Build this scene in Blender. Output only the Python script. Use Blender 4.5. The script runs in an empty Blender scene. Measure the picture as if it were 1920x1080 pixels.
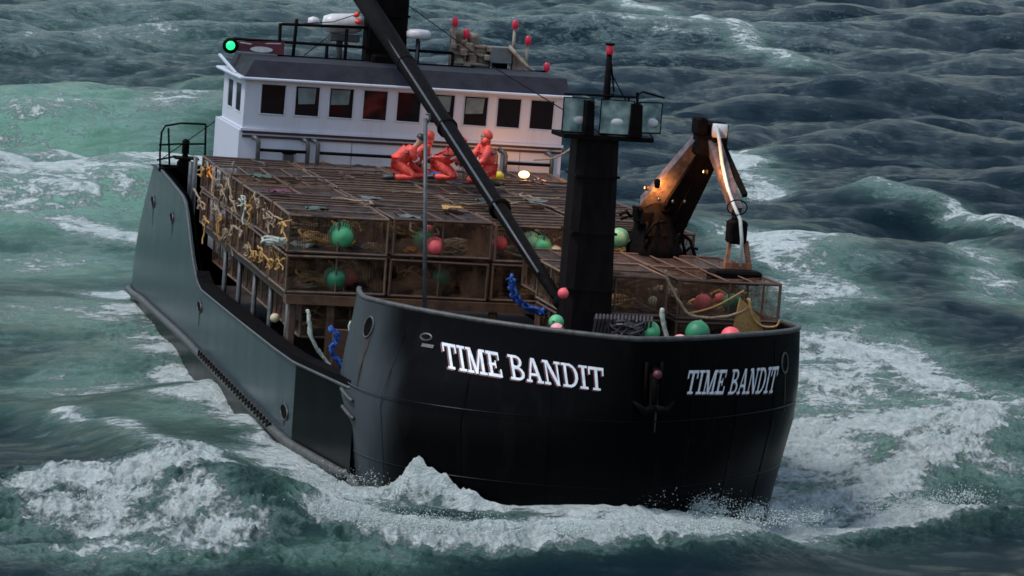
import bpy, math, random
import numpy as np
from mathutils import Matrix, Vector
random.seed(7)
rng = np.random.default_rng(11)
sc = bpy.context.scene
col = sc.collection

# ------------------------------------------------------------------ camera
# the boat is modelled upright in its own frame (X forward, Y port, Z up, deck near 0)
# and then heeled and pitched as a whole on the level sea by the matrix B
CB = np.array([81.190, -16.953, 11.798])
RB = np.array([[0.23130422, 0.97009592, 0.07356807],
               [-0.13342324, -0.04327347, 0.99011396],
               [-0.96368906, 0.23883323, -0.11942401]])
FOC = 6038.7
DEP, ROLL = math.radians(8.6), math.radians(1.6)


def cam_world(h):
    f = Vector((0, math.cos(DEP), -math.sin(DEP)))
    r = Vector((1, 0, 0))
    u = r.cross(f)
    c, s = math.cos(ROLL), math.sin(ROLL)
    r2, u2 = c * r + s * u, -s * r + c * u
    m = Matrix(((r2.x, u2.x, -f.x, 0), (r2.y, u2.y, -f.y, 0), (r2.z, u2.z, -f.z, h), (0, 0, 0, 1)))
    return m


Mb = Matrix([[RB[0, i], RB[1, i], -RB[2, i], CB[i]] for i in range(3)] + [[0, 0, 0, 1]])
B0 = cam_world(0) @ Mb.inverted()
CAM_H = -(B0 @ Vector((5, -5.3, -0.9))).z
MW = cam_world(CAM_H)
B = MW @ Mb.inverted()

camd = bpy.data.cameras.new('camera')
cam = bpy.data.objects.new('camera', camd)
col.objects.link(cam)
cam.matrix_world = MW
camd.sensor_width = 36
camd.lens = 36 * FOC / 1920
camd.clip_start = 1
camd.clip_end = 6000
sc.camera = cam
sc.render.resolution_x, sc.render.resolution_y = 1024, 576

# ------------------------------------------------------------------ light
SUN_EL, SUN_AZ = math.radians(62), math.radians(250)
w = bpy.data.worlds.new('World')
sc.world = w
w.use_nodes = True
nt = w.node_tree
sky = nt.nodes.new('ShaderNodeTexSky')
sky.sky_type = 'NISHITA'
sky.sun_disc = False
sky.sun_elevation = SUN_EL
sky.sun_rotation = SUN_AZ
sky.air_density = 1.6
sky.dust_density = 1.6
sky.ozone_density = 2.0
hs = nt.nodes.new('ShaderNodeHueSaturation')
hs.inputs['Saturation'].default_value = 0.62
nt.links.new(sky.outputs[0], hs.inputs['Color'])
tint = nt.nodes.new('ShaderNodeMix')
tint.data_type = 'RGBA'
tint.blend_type = 'MULTIPLY'
tint.inputs['Factor'].default_value = 1.0
tint.inputs['B'].default_value = (0.86, 0.98, 1.06, 1)
nt.links.new(hs.outputs[0], tint.inputs['A'])
nt.links.new(tint.outputs['Result'], nt.nodes['Background'].inputs['Color'])
nt.nodes['Background'].inputs['Strength'].default_value = 0.078
sd = bpy.data.lights.new('sun', 'SUN')
sd.energy = 1.25
sd.angle = math.radians(14)
sd.color = (1.0, 0.98, 0.96)
sun = bpy.data.objects.new('sun', sd)
col.objects.link(sun)
# sun direction: azimuth measured clockwise from +Y
sun.rotation_euler = (Vector((math.sin(SUN_AZ) * math.cos(SUN_EL), math.cos(SUN_AZ) * math.cos(SUN_EL), math.sin(SUN_EL)))
                      .to_track_quat('Z', 'Y').to_euler())
sc.view_settings.view_transform = 'Standard'
sc.view_settings.look = 'None'
sc.view_settings.exposure = 0.85
sc.view_settings.gamma = 1
sc.cycles.filter_width = 1.6
sc.cycles.max_bounces = 6
sc.cycles.transparent_max_bounces = 24
sc.cycles.caustics_reflective = False
sc.cycles.caustics_refractive = False


# ------------------------------------------------------------------ pixel -> place helpers (1920x1080 picture)
def bp(px, py, ax, val):
    """boat-frame point on the plane ax = val seen at a pixel"""
    d = RB.T @ np.array([(px - 960) / FOC, (540 - py) / FOC, 1.0])
    i = 'xyz'.index(ax)
    return CB + (val - CB[i]) / d[i] * d


def at(px, py, z=0.0):
    """world point on the level z seen at a pixel"""
    d = MW.to_3x3() @ Vector(((px - 960) / FOC, (540 - py) / FOC, -1))
    t = (z - CAM_H) / d.z
    return np.array([d.x * t, d.y * t, z])


# ------------------------------------------------------------------ materials
def mat(name, c, rough=0.6, c2=None, scale=3.0, bump=0.0, metal=0.0, spec=0.5, emit=None, estr=0, thr=(0.42, 0.62),
        stretch=(1, 1, 1), coat=0.0, plate=0.0):
    m = bpy.data.materials.new(name)
    m.use_nodes = True
    t = m.node_tree
    p = t.nodes['Principled BSDF']
    p.inputs['Base Color'].default_value = (*c, 1)
    p.inputs['Roughness'].default_value = rough
    p.inputs['Metallic'].default_value = metal
    p.inputs['Specular IOR Level'].default_value = spec
    p.inputs['Coat Weight'].default_value = coat
    if emit:
        p.inputs['Emission Color'].default_value = (*emit, 1)
        p.inputs['Emission Strength'].default_value = estr
    tc = t.nodes.new('ShaderNodeTexCoord')
    mp = t.nodes.new('ShaderNodeMapping')
    mp.inputs['Scale'].default_value = stretch
    t.links.new(tc.outputs['Object'], mp.inputs[0])
    n = t.nodes.new('ShaderNodeTexNoise')
    n.inputs['Scale'].default_value = scale
    n.inputs['Detail'].default_value = 7
    n.inputs['Roughness'].default_value = 0.65
    t.links.new(mp.outputs[0], n.inputs['Vector'])
    if c2 is None:
        c2 = tuple(x * 0.7 for x in c)
    r = t.nodes.new('ShaderNodeValToRGB')
    r.color_ramp.elements[0].position, r.color_ramp.elements[1].position = thr
    r.color_ramp.elements[0].color = (*c, 1)
    r.color_ramp.elements[1].color = (*c2, 1)
    t.links.new(n.outputs['Fac'], r.inputs[0])
    t.links.new(r.outputs[0], p.inputs['Base Color'])
    if bump:
        bn = t.nodes.new('ShaderNodeBump')
        bn.inputs['Strength'].default_value = bump
        bn.inputs['Distance'].default_value = 0.03
        t.links.new(n.outputs['Fac'], bn.inputs['Height'])
        if plate:
            # plating sagging between frames, and welded seams
            prev = None
            for dr, scl in (('X', .21), ('Y', .21), ('Z', .13)):
                wv = t.nodes.new('ShaderNodeTexWave')
                wv.bands_direction = dr
                wv.inputs['Scale'].default_value = scl
                wv.inputs['Distortion'].default_value = 1.2
                wv.inputs['Detail Scale'].default_value = .4
                t.links.new(tc.outputs['Object'], wv.inputs['Vector'])
                b2 = t.nodes.new('ShaderNodeBump')
                b2.inputs['Strength'].default_value = plate
                b2.inputs['Distance'].default_value = 0.03
                t.links.new(wv.outputs['Fac'], b2.inputs['Height'])
                if prev:
                    t.links.new(prev.outputs[0], b2.inputs['Normal'])
                prev = b2
            t.links.new(prev.outputs[0], bn.inputs['Normal'])
        t.links.new(bn.outputs[0], p.inputs['Normal'])
    return m


M = {}
M['black'] = mat('black_hull_paint', (0.0022, 0.0022, 0.0026), 0.27, (0.006, 0.005, 0.005), 2.2, 0.20, stretch=(1, 1, .3), spec=0.045, plate=.10, thr=(.54, .74))
M['side'] = mat('sheen_grey_side_paint', (0.028, 0.041, 0.052), 0.26, (0.042, 0.055, 0.064), 1.8, 0.25, stretch=(1, 1, 0.22), plate=.10)  # grey base carries the sky sheen of the black side plating
M['shoulder'] = mat('shoulder_sheen_paint', (0.026, 0.031, 0.034), 0.35, (0.012, 0.014, 0.015), 1.6, 0.2, stretch=(1, 1, .3), spec=.3)  # flat grey sheen colour for the bow shoulder, replaced further down
M['blackiron'] = mat('black_iron', (0.004, 0.0035, 0.004), 0.7, (0.008, 0.006, 0.006), 6, 0.3, spec=.03)
M['mastpaint'] = mat('mast_paint', (0.005, 0.0035, 0.004), 0.6, (0.009, 0.006, 0.006), 5, 0.3, stretch=(1, 1, .3), spec=.06)
M['greyiron'] = mat('grey_galvanised_pipe', (0.07, 0.075, 0.085), 0.45, (0.04, 0.04, 0.045), 8, 0.2)
M['rail'] = mat('rub_rail_steel', (0.07, 0.068, 0.065), 0.5, (0.03, 0.026, 0.024), 6, 0.4)
M['white'] = mat('white_house_paint', (0.56, 0.58, 0.67), 0.42, (0.42, 0.41, 0.46), 2.2, 0.05, stretch=(1, 1, .14), thr=(.50, .95))
M['roofgrey'] = mat('roof_dark_grey', (0.030, 0.030, 0.042), 0.7, (0.022, 0.022, 0.03), 3, 0.1, spec=.12)
M['stripe'] = mat('stripe_maroon_black', (0.02, 0.008, 0.022), 0.5)
M['glassdark'] = mat('window_glass', (0.010, 0.008, 0.010), 0.08, (0.014, 0.008, 0.008), 2)
M['dwebb'] = mat('dull_green_webbing', (0.05, 0.11, 0.08), 0.8, (0.03, 0.05, 0.04), 6)
M['gwebb'] = mat('dull_grey_webbing', (0.12, 0.14, 0.14), 0.8, (0.06, 0.07, 0.07), 6)
M['blind'] = mat('pale_blind', (0.16, 0.22, 0.23), 0.7, (0.09, 0.12, 0.13), 2)
M['maroon'] = mat('maroon_paint', (0.11, 0.012, 0.03), 0.5)
M['letter'] = mat('lettering_white', (0.80, 0.82, 0.86), 0.5, (0.62, 0.64, 0.70), 9)
M['deck'] = mat('deck_brown', (0.045, 0.025, 0.018), 0.7, (0.03, 0.02, 0.016), 4, 0.3)
M['potbar'] = mat('pot_steel_bar', (0.10, 0.050, 0.032), 0.6, (0.06, 0.034, 0.026), 9, 0.3)
M['potbar2'] = mat('pot_steel_pale', (0.15, 0.085, 0.045), 0.6, (0.07, 0.045, 0.04), 6, 0.3)
M['plank'] = mat('brown_planks', (0.10, 0.045, 0.025), 0.7, (0.055, 0.022, 0.014), 3, 0.3, stretch=(1, 8, 8))
M['beam'] = mat('rusty_beam', (0.13, 0.06, 0.028), 0.7, (0.06, 0.03, 0.018), 5, 0.3)
M['yrope'] = mat('yellow_rope', (0.48, 0.26, 0.07), 0.8, (0.30, 0.17, 0.07), 20, 0.5)
M['trope'] = mat('tan_rope', (0.36, 0.26, 0.17), 0.8, (0.20, 0.13, 0.09), 20, 0.5)
M['brope'] = mat('blue_rope', (0.02, 0.10, 0.42), 0.7, (0.015, 0.05, 0.22), 20, 0.5)
M['wrope'] = mat('pale_rope', (0.50, 0.52, 0.46), 0.8, (0.30, 0.34, 0.28), 20, 0.5)
M['orope'] = mat('orange_rope', (0.75, 0.26, 0.03), 0.8, (0.5, 0.15, 0.02), 20, 0.5)
M['chain'] = mat('dark_chain', (0.05, 0.035, 0.045), 0.55, (0.025, 0.018, 0.022), 12, 0.3)
M['green'] = mat('green_buoy', (0.10, 0.46, 0.20), 0.5, (0.07, 0.34, 0.15), 4, 0.05)
M['dgreen'] = mat('deep_green_buoy', (0.03, 0.24, 0.11), 0.5, (0.02, 0.16, 0.08), 4, 0.05)
M['lgreen'] = mat('pale_green_buoy', (0.26, 0.50, 0.27), 0.5, (0.18, 0.38, 0.2), 4, 0.05)
M['pink'] = mat('hot_pink_buoy', (0.95, 0.13, 0.15), 0.5, (0.75, 0.09, 0.11), 4, 0.05)
M['lpink'] = mat('pale_pink_buoy', (0.95, 0.38, 0.42), 0.5, (0.75, 0.28, 0.3), 4, 0.05)
M['cream'] = mat('cream_buoy', (0.65, 0.55, 0.36), 0.5, (0.5, 0.4, 0.25), 4, 0.05)
M['orange'] = mat('orange_oilskin', (0.95, 0.10, 0.07), 0.45, (0.62, 0.045, 0.035), 9, 0.9)
M['skin'] = mat('skin', (0.42, 0.24, 0.18), 0.55, (0.36, 0.19, 0.14), 5)
M['glove'] = mat('dark_rubber', (0.02, 0.02, 0.022), 0.5)
M['tan'] = mat('tan_rusty_paint', (0.30, 0.25, 0.20), 0.7, (0.16, 0.09, 0.06), 3, 0.3)
M['greybox'] = mat('grey_box', (0.15, 0.15, 0.15), 0.6, (0.11, 0.11, 0.12), 3)
M['offwhite'] = mat('radome_white', (0.62, 0.60, 0.62), 0.4, (0.5, 0.46, 0.48), 3)
M['redlens'] = mat('red_lens', (0.40, 0.01, 0.04), 0.3, emit=(0.9, 0.02, 0.08), estr=0.06)
M['greenlamp'] = mat('green_lamp', (0.02, 0.5, 0.1), 0.3, emit=(0.01, 1.0, 0.16), estr=1.6)
M['warm'] = mat('warm_lamp', (1, 0.7, 0.4), 0.3, emit=(1.0, 0.46, 0.16), estr=2.4)
M['yellow'] = mat('yellow_plastic', (0.85, 0.60, 0.05), 0.5)
M['bluebag'] = mat('blue_bag', (0.02, 0.14, 0.50), 0.6)
M['cranepaint'] = mat('crane_faded_paint', (0.12, 0.09, 0.10), 0.55, (0.04, 0.028, 0.03), 5, 0.3)
M['rust'] = mat('rust_orange', (0.32, 0.12, 0.06), 0.7, (0.14, 0.05, 0.03), 6, 0.3)
M['rustrun'] = mat('rust_stain', (0.035, 0.016, 0.010), 0.7, (0.010, 0.007, 0.006), 6)
M['hose'] = mat('white_hose', (0.62, 0.62, 0.60), 0.5)


def shoulder_paint():  # sky highlight painted as grey on the starboard shoulder, fading to black
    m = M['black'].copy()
    m.name = 'bow_paint_with_painted_sheen'
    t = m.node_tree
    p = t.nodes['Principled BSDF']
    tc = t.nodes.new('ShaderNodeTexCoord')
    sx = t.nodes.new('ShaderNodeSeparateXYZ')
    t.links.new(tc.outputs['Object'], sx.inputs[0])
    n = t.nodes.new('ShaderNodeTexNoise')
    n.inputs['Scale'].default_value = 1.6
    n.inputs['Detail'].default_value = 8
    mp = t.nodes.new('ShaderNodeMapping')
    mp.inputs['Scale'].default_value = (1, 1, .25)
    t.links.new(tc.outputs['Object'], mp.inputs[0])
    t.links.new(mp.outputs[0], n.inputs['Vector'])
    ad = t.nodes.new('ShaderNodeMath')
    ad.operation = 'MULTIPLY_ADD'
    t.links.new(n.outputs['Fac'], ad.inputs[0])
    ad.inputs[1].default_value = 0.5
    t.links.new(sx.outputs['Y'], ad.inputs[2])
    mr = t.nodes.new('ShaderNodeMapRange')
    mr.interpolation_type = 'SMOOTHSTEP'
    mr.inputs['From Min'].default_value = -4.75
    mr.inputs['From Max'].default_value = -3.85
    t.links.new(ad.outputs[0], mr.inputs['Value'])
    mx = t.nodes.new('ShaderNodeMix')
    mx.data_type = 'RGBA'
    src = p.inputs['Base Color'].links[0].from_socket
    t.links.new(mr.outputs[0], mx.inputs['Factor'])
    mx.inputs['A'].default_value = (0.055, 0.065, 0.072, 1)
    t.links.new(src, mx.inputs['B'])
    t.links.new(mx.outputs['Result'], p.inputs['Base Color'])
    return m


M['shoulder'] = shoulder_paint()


def net_material(name, c, c2, cover=0.55, scale=1.0):
    """a knotted net: real holes let one see through"""
    m = bpy.data.materials.new(name)
    m.use_nodes = True
    t = m.node_tree
    p = t.nodes['Principled BSDF']
    p.inputs['Roughness'].default_value = 0.85
    out = t.nodes['Material Output']
    tc = t.nodes.new('ShaderNodeTexCoord')
    n = t.nodes.new('ShaderNodeTexNoise')
    n.inputs['Scale'].default_value = 2.2
    n.inputs['Detail'].default_value = 8
    n.inputs['Roughness'].default_value = 0.7
    t.links.new(tc.outputs['Object'], n.inputs['Vector'])
    r = t.nodes.new('ShaderNodeValToRGB')
    r.color_ramp.elements[0].position, r.color_ramp.elements[1].position = 0.38, 0.66
    r.color_ramp.elements[0].color, r.color_ramp.elements[1].color = (*c, 1), (*c2, 1)
    t.links.new(n.outputs['Fac'], r.inputs[0])
    t.links.new(r.outputs[0], p.inputs['Base Color'])
    # diagonal strands
    rot = t.nodes.new('ShaderNodeMapping')
    rot.inputs['Rotation'].default_value = (0.6, 0.7, 0.78)
    t.links.new(tc.outputs['Object'], rot.inputs[0])
    add = None
    for ax in ('X', 'Y'):
        wv = t.nodes.new('ShaderNodeTexWave')
        wv.bands_direction = ax
        wv.inputs['Scale'].default_value = 11 * scale
        wv.inputs['Distortion'].default_value = 1.6
        wv.inputs['Detail'].default_value = 2
        wv.inputs['Detail Scale'].default_value = 0.5
        t.links.new(rot.outputs[0], wv.inputs['Vector'])
        if add is None:
            add = wv.outputs['Fac']
        else:
            mx = t.nodes.new('ShaderNodeMath')
            mx.operation = 'MAXIMUM'
            t.links.new(add, mx.inputs[0])
            t.links.new(wv.outputs['Fac'], mx.inputs[1])
            add = mx.outputs[0]
    sm = t.nodes.new('ShaderNodeMapRange')
    sm.inputs['From Min'].default_value = 1 - cover - 0.12
    sm.inputs['From Max'].default_value = 1 - cover + 0.12
    n2 = t.nodes.new('ShaderNodeTexNoise')
    n2.inputs['Scale'].default_value = 1.7
    n2.inputs['Detail'].default_value = 5
    n2.inputs['Distortion'].default_value = 1.5
    t.links.new(tc.outputs['Object'], n2.inputs['Vector'])
    pat = t.nodes.new('ShaderNodeMath')
    pat.operation = 'MULTIPLY_ADD'
    t.links.new(n2.outputs['Fac'], pat.inputs[0])
    pat.inputs[1].default_value = 1.5
    ofs = t.nodes.new('ShaderNodeMath')
    ofs.operation = 'SUBTRACT'
    t.links.new(add, ofs.inputs[0])
    ofs.inputs[1].default_value = 0.94
    t.links.new(ofs.outputs[0], pat.inputs[2])
    t.links.new(pat.outputs[0], sm.inputs['Value'])
    tr = t.nodes.new('ShaderNodeBsdfTransparent')
    mix = t.nodes.new('ShaderNodeMixShader')
    t.links.new(sm.outputs[0], mix.inputs[0])
    t.links.new(tr.outputs[0], mix.inputs[1])
    t.links.new(p.outputs[0], mix.inputs[2])
    t.links.new(mix.outputs[0], out.inputs['Surface'])
    return m


M['net'] = net_material('brown_pot_netting', (0.17, 0.078, 0.036), (0.016, 0.008, 0.006), 0.30)
M['nettop'] = net_material('grey_brown_pot_netting', (0.070, 0.044, 0.040), (0.02, 0.012, 0.012), 0.52)
M['netrust'] = net_material('rusty_pot_netting', (0.15, 0.07, 0.032), (0.02, 0.010, 0.007), 0.30)
M['screen'] = None


# ------------------------------------------------------------------ mesh builder
def perp(d):
    d = d / (np.linalg.norm(d) + 1e-12)
    a = np.array([0, 0, 1.0]) if abs(d[2]) < 0.9 else np.array([1.0, 0, 0])
    u = np.cross(d, a)
    u /= np.linalg.norm(u)
    return u, np.cross(d, u)


class MB:
    def __init__(self):
        self.v, self.f, self.mi, self.sm = [], [], [], []

    def add(self, vs, fs, mi=0, smooth=False):
        o = len(self.v)
        self.v += [tuple(map(float, p)) for p in vs]
        self.f += [tuple(o + i for i in q) for q in fs]
        self.mi += [mi] * len(fs)
        self.sm += [smooth] * len(fs)

    def box(self, lo, hi, mi=0, bev=0.0):
        x0, y0, z0 = lo
        x1, y1, z1 = hi
        if bev <= 0:
            vs = [(x0, y0, z0), (x1, y0, z0), (x1, y1, z0), (x0, y1, z0), (x0, y0, z1), (x1, y0, z1), (x1, y1, z1), (x0, y1, z1)]
            self.add(vs, [(0, 3, 2, 1), (4, 5, 6, 7), (0, 1, 5, 4), (1, 2, 6, 5), (2, 3, 7, 6), (3, 0, 4, 7)], mi)
            return
        # chamfered: eight-sided plan with bevelled top and bottom
        def ring(e, z):
            b = bev
            X0, X1, Y0, Y1 = x0 + e, x1 - e, y0 + e, y1 - e
            return [(X0 + b, Y0, z), (X1 - b, Y0, z), (X1, Y0 + b, z), (X1, Y1 - b, z), (X1 - b, Y1, z), (X0 + b, Y1, z), (X0, Y1 - b, z), (X0, Y0 + b, z)]
        rs = [ring(bev * .9, z0), ring(0, z0 + bev), ring(0, z1 - bev), ring(bev * .9, z1)]
        vs = sum(rs, [])
        fs = [tuple(range(7, -1, -1)), tuple(range(24, 32))]
        for k in range(3):
            for i in range(8):
                j = (i + 1) % 8
                fs.append((k * 8 + i, k * 8 + j, k * 8 + 8 + j, k * 8 + 8 + i))
        self.add(vs, fs, mi)

    def hexa(self, p8, mi=0):
        self.add(p8, [(0, 3, 2, 1), (4, 5, 6, 7), (0, 1, 5, 4), (1, 2, 6, 5), (2, 3, 7, 6), (3, 0, 4, 7)], mi)

    def bar(self, a, b, w, h=None, mi=0, w2=None, h2=None):
        """square bar from a to b"""
        a, b = np.array(a, float), np.array(b, float)
        h = w if h is None else h
        w2 = w if w2 is None else w2
        h2 = h if h2 is None else h2
        u, v = perp(b - a)
        vs = []
        for p, ww, hh in ((a, w, h), (b, w2, h2)):
            for s, t in ((-1, -1), (1, -1), (1, 1), (-1, 1)):
                vs.append(p + u * s * ww / 2 + v * t * hh / 2)
        self.hexa(vs, mi)

    def tube(self, pts, r, mi=0, n=6, cap=True):
        pts = [np.array(p, float) for p in pts]
        rs = r if hasattr(r, '__len__') else [r] * len(pts)
        vs, fs = [], []
        u = None
        for i, p in enumerate(pts):
            d = pts[min(i + 1, len(pts) - 1)] - pts[max(i - 1, 0)]
            d = d / (np.linalg.norm(d) + 1e-12)
            if u is None:
                u, v = perp(d)
            else:
                u = u - d * (u @ d)
                u /= (np.linalg.norm(u) + 1e-12)
                v = np.cross(d, u)
            for k in range(n):
                a = 2 * math.pi * k / n
                vs.append(p + rs[i] * (u * math.cos(a) + v * math.sin(a)))
        for i in range(len(pts) - 1):
            for k in range(n):
                j = (k + 1) % n
                fs.append((i * n + k, i * n + j, i * n + n + j, i * n + n + k))
        if cap:
            fs.append(tuple(range(n - 1, -1, -1)))
            o = (len(pts) - 1) * n
            fs.append(tuple(range(o, o + n)))
        self.add(vs, fs, mi, n > 5)

    def lathe(self, prof, c, axis=(0, 0, 1), mi=0, n=20, smooth=True):
        """prof: list of (radius, along)"""
        ax = np.array(axis, float)
        ax /= np.linalg.norm(ax)
        u, v = perp(ax)
        c = np.array(c, float)
        vs, fs = [], []
        for r, t in prof:
            for k in range(n):
                a = 2 * math.pi * k / n
                vs.append(c + ax * t + max(r, 1e-4) * (u * math.cos(a) + v * math.sin(a)))
        for i in range(len(prof) - 1):
            for k in range(n):
                j = (k + 1) % n
                fs.append((i * n + k, i * n + j, i * n + n + j, i * n + n + k))
        fs.append(tuple(range(n - 1, -1, -1)))
        o = (len(prof) - 1) * n
        fs.append(tuple(range(o, o + n)))
        self.add(vs, fs, mi, smooth)

    def sphere(self, c, r, mi=0, n=18, sq=(1, 1, 1)):
        prof = [(math.sin(math.pi * i / 12), -math.cos(math.pi * i / 12)) for i in range(13)]
        o = len(self.v)
        self.lathe([(r * a, r * b) for a, b in prof], (0, 0, 0), mi=mi, n=n)
        for i in range(o, len(self.v)):
            x, y, z = self.v[i]
            self.v[i] = (c[0] + x * sq[0], c[1] + y * sq[1], c[2] + z * sq[2])

    def sheet(self, P, mi=0, smooth=True):
        """P: array rows x cols x 3"""
        P = np.array(P)
        a, b = P.shape[:2]
        self.add(P.reshape(-1, 3), [(i * b + j, i * b + j + 1, i * b + b + j + 1, i * b + b + j) for i in range(a - 1) for j in range(b - 1)], mi, smooth)

    def build(self, name, mats, parent=None, loc=None):
        me = bpy.data.meshes.new(name)
        me.from_pydata(self.v, [], self.f)
        if not isinstance(mats, (list, tuple)):
            mats = [mats]
        for m in mats:
            me.materials.append(M[m] if isinstance(m, str) else m)
        me.polygons.foreach_set('material_index', self.mi)
        me.polygons.foreach_set('use_smooth', self.sm)
        me.update()
        o = bpy.data.objects.new(name, me)
        col.objects.link(o)
        if parent is not None:
            o.parent = parent
        if loc is not None:
            o.location = loc
        return o


def tag(o, label=None, cat=None, group=None, kind=None):
    for k, v in (('label', label), ('category', cat), ('group', group), ('kind', kind)):
        if v:
            o[k] = v
    return o


def inboat(o, loc=(0, 0, 0), rot=(0, 0, 0)):
    """place a top-level thing that rides on the boat"""
    from mathutils import Euler
    o.matrix_world = B @ Matrix.Translation(Vector([float(q) for q in loc])) @ Euler(rot).to_matrix().to_4x4()
    return o


def empty(name, loc=None, rot=(0, 0, 0)):
    o = bpy.data.objects.new(name, None)
    o.empty_display_size = 0.3
    col.objects.link(o)
    if loc is not None:
        inboat(o, loc, rot)
    return o


# ================================================================== SEA
def spectrum(N, L, lam_p, direc, spread, kmin_l, kmax_l, p=4.0, seed=1):
    r = np.random.default_rng(seed)
    k1 = np.fft.fftfreq(N, L / N) * 2 * np.pi
    kx, ky = np.meshgrid(k1, k1, indexing='ij')
    k = np.hypot(kx, ky)
    k[0, 0] = 1
    kp = 2 * np.pi / lam_p
    S = np.exp(-1.0 * (kp / k) ** 2) / k ** p
    if spread > 0:
        cosw = np.abs((kx * math.cos(direc) + ky * math.sin(direc)) / k)
        S *= 0.12 + cosw ** spread
    S[(k < 2 * np.pi / kmax_l) | (k > 2 * np.pi / kmin_l)] = 0
    S[0, 0] = 0
    h = (r.normal(size=(N, N)) + 1j * r.normal(size=(N, N))) * np.sqrt(S)
    H = np.fft.ifft2(h).real
    s = H.std()
    DX = np.fft.ifft2(-1j * kx / k * h).real / s
    DY = np.fft.ifft2(-1j * ky / k * h).real / s
    return H / s, DX, DY


def samp(T, L, x, y):
    N = T.shape[0]
    u, v = (x / L * N) % N, (y / L * N) % N
    i, j = u.astype(int), v.astype(int)
    a, b = u - i, v - j
    i1, j1 = (i + 1) % N, (j + 1) % N
    i, j = i % N, j % N
    return (T[i, j] * (1 - a) * (1 - b) + T[i1, j] * a * (1 - b) + T[i, j1] * (1 - a) * b + T[i1, j1] * a * b)


WD = math.radians(-78)      # travel direction of the seas, towards the viewer
L1, L2, L3 = 190.0, 61.0, 23.0
T1 = spectrum(1024, L1, 21, WD + .15, 4, 1.8, 80, 4.3, 5)
T2 = spectrum(512, L2, 4.5, WD + 0.25, 2, 0.45, 9, 3.9, 6)
T3 = spectrum(512, L3, 2.2, 0, 0, 0.12, 3.0, 3.0, 7)
T4 = spectrum(512, 97.0, 26, 0, 0, 2.0, 60, 2.6, 8)
A1, A2 = 0.44, 0.06


def smooth(e0, e1, x):
    t = np.clip((x - e0) / (e1 - e0), 0, 1)
    return t * t * (3 - 2 * t)


def seg_field(X, Y, pts, wb, wf=None):
    """fall-off 0..1 around a polyline; wb = width on the far side, wf on the near side"""
    best = np.full(X.shape, 1e9)
    sgn = np.ones(X.shape)
    for (x0, y0), (x1, y1) in zip(pts[:-1], pts[1:]):
        dx, dy = x1 - x0, y1 - y0
        t = np.clip(((X - x0) * dx + (Y - y0) * dy) / (dx * dx + dy * dy + 1e-9), 0, 1)
        qx, qy = X - x0 - t * dx, Y - y0 - t * dy
        d = np.hypot(qx, qy)
        m = d < best
        best = np.where(m, d, best)
        sgn = np.where(m, qy, sgn)
    wd = wb if wf is None else np.where(sgn > 0, wb, wf)
    return np.exp(-(best / wd) ** 2)


def plat(X, Y):
    """long swell rising under the bow"""
    return smooth(74, 61, Y) * (1.30 - 0.80 * smooth(2.5, 7.5, X) - 0.35 * smooth(-4, -9, X))


def on_sea(px, py, dz=0.0):
    z = 0.0
    for _ in range(12):
        p = at(px, py, z + dz)
        z = 0.5 * z + 0.5 * plat(float(p[0]), float(p[1]))
    return at(px, py, z + dz)


def ell(X, Y, px, py, rx, ry, z=0.0):
    c = on_sea(px, py, 0)
    z = c[2]
    d = math.hypot(c[1], CAM_H - z)
    sx = rx / FOC * d
    sy = ry / FOC * d / ((CAM_H - z) / d)
    return np.exp(-(((X - c[0]) / sx) ** 2 + ((Y - c[1]) / sy) ** 2))


def wl(pts, z=0.0):
    return [tuple(on_sea(px, py, min(z, .35) * .5)[:2]) for px, py in pts]


def Bw(x, y, z):
    v = B @ Vector((x, y, z))
    return (v.x, v.y, v.z)


# where the water stands against the hull (boat frame points)
HULLW = [(-15, -5.3, -0.9), (-10, -5.4, -0.55), (-2, -5.4, -0.45), (6, -5.4, -0.15), (12, -5.4, 0.0), (17, -5.3, 0.08), (20.5, -5.2, 0.0),
         (22, -3.9, 0.20), (23.6, -1.2, 0.42), (24, 1.2, 0.22), (23, 3.2, -0.25), (20.5, 4.7, -0.45), (16, 5.1, -0.6),
         (8, 5.2, -0.8), (0, 5.2, -0.9), (-10, 5.2, -0.9)]
HW = np.array([Bw(*p) for p in HULLW])


def sea_base(X, Y):
    h1, dx1, dy1 = [samp(t, L1, X, Y) for t in T1]
    h2, dx2, dy2 = [samp(t, L2, X, Y) for t in T2]
    # distance to the hull outline
    dm = np.full(X.shape, 1e9)
    num = np.zeros(X.shape)
    den = np.zeros(X.shape)
    for x, y, z in HW:
        d2 = (X - x) ** 2 + (Y - y) ** 2
        dm = np.minimum(dm, d2)
        wgt = 1 / (d2 + 1.0) ** 1.5
        num += wgt * z
        den += wgt
    near = np.exp(-dm / 3.4 ** 2)
    calm = 1 - 0.86 * np.exp(-dm / 13.0 ** 2)
    Z = A1 * calm * h1 + A2 * (0.6 + 0.4 * calm) * h2 + plat(X, Y)
    Z = Z * (1 - 0.85 * near) + near * num / den
    return Z, h1, h2, dx1 * calm, dy1 * calm, dx2, dy2, near, dm


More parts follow.
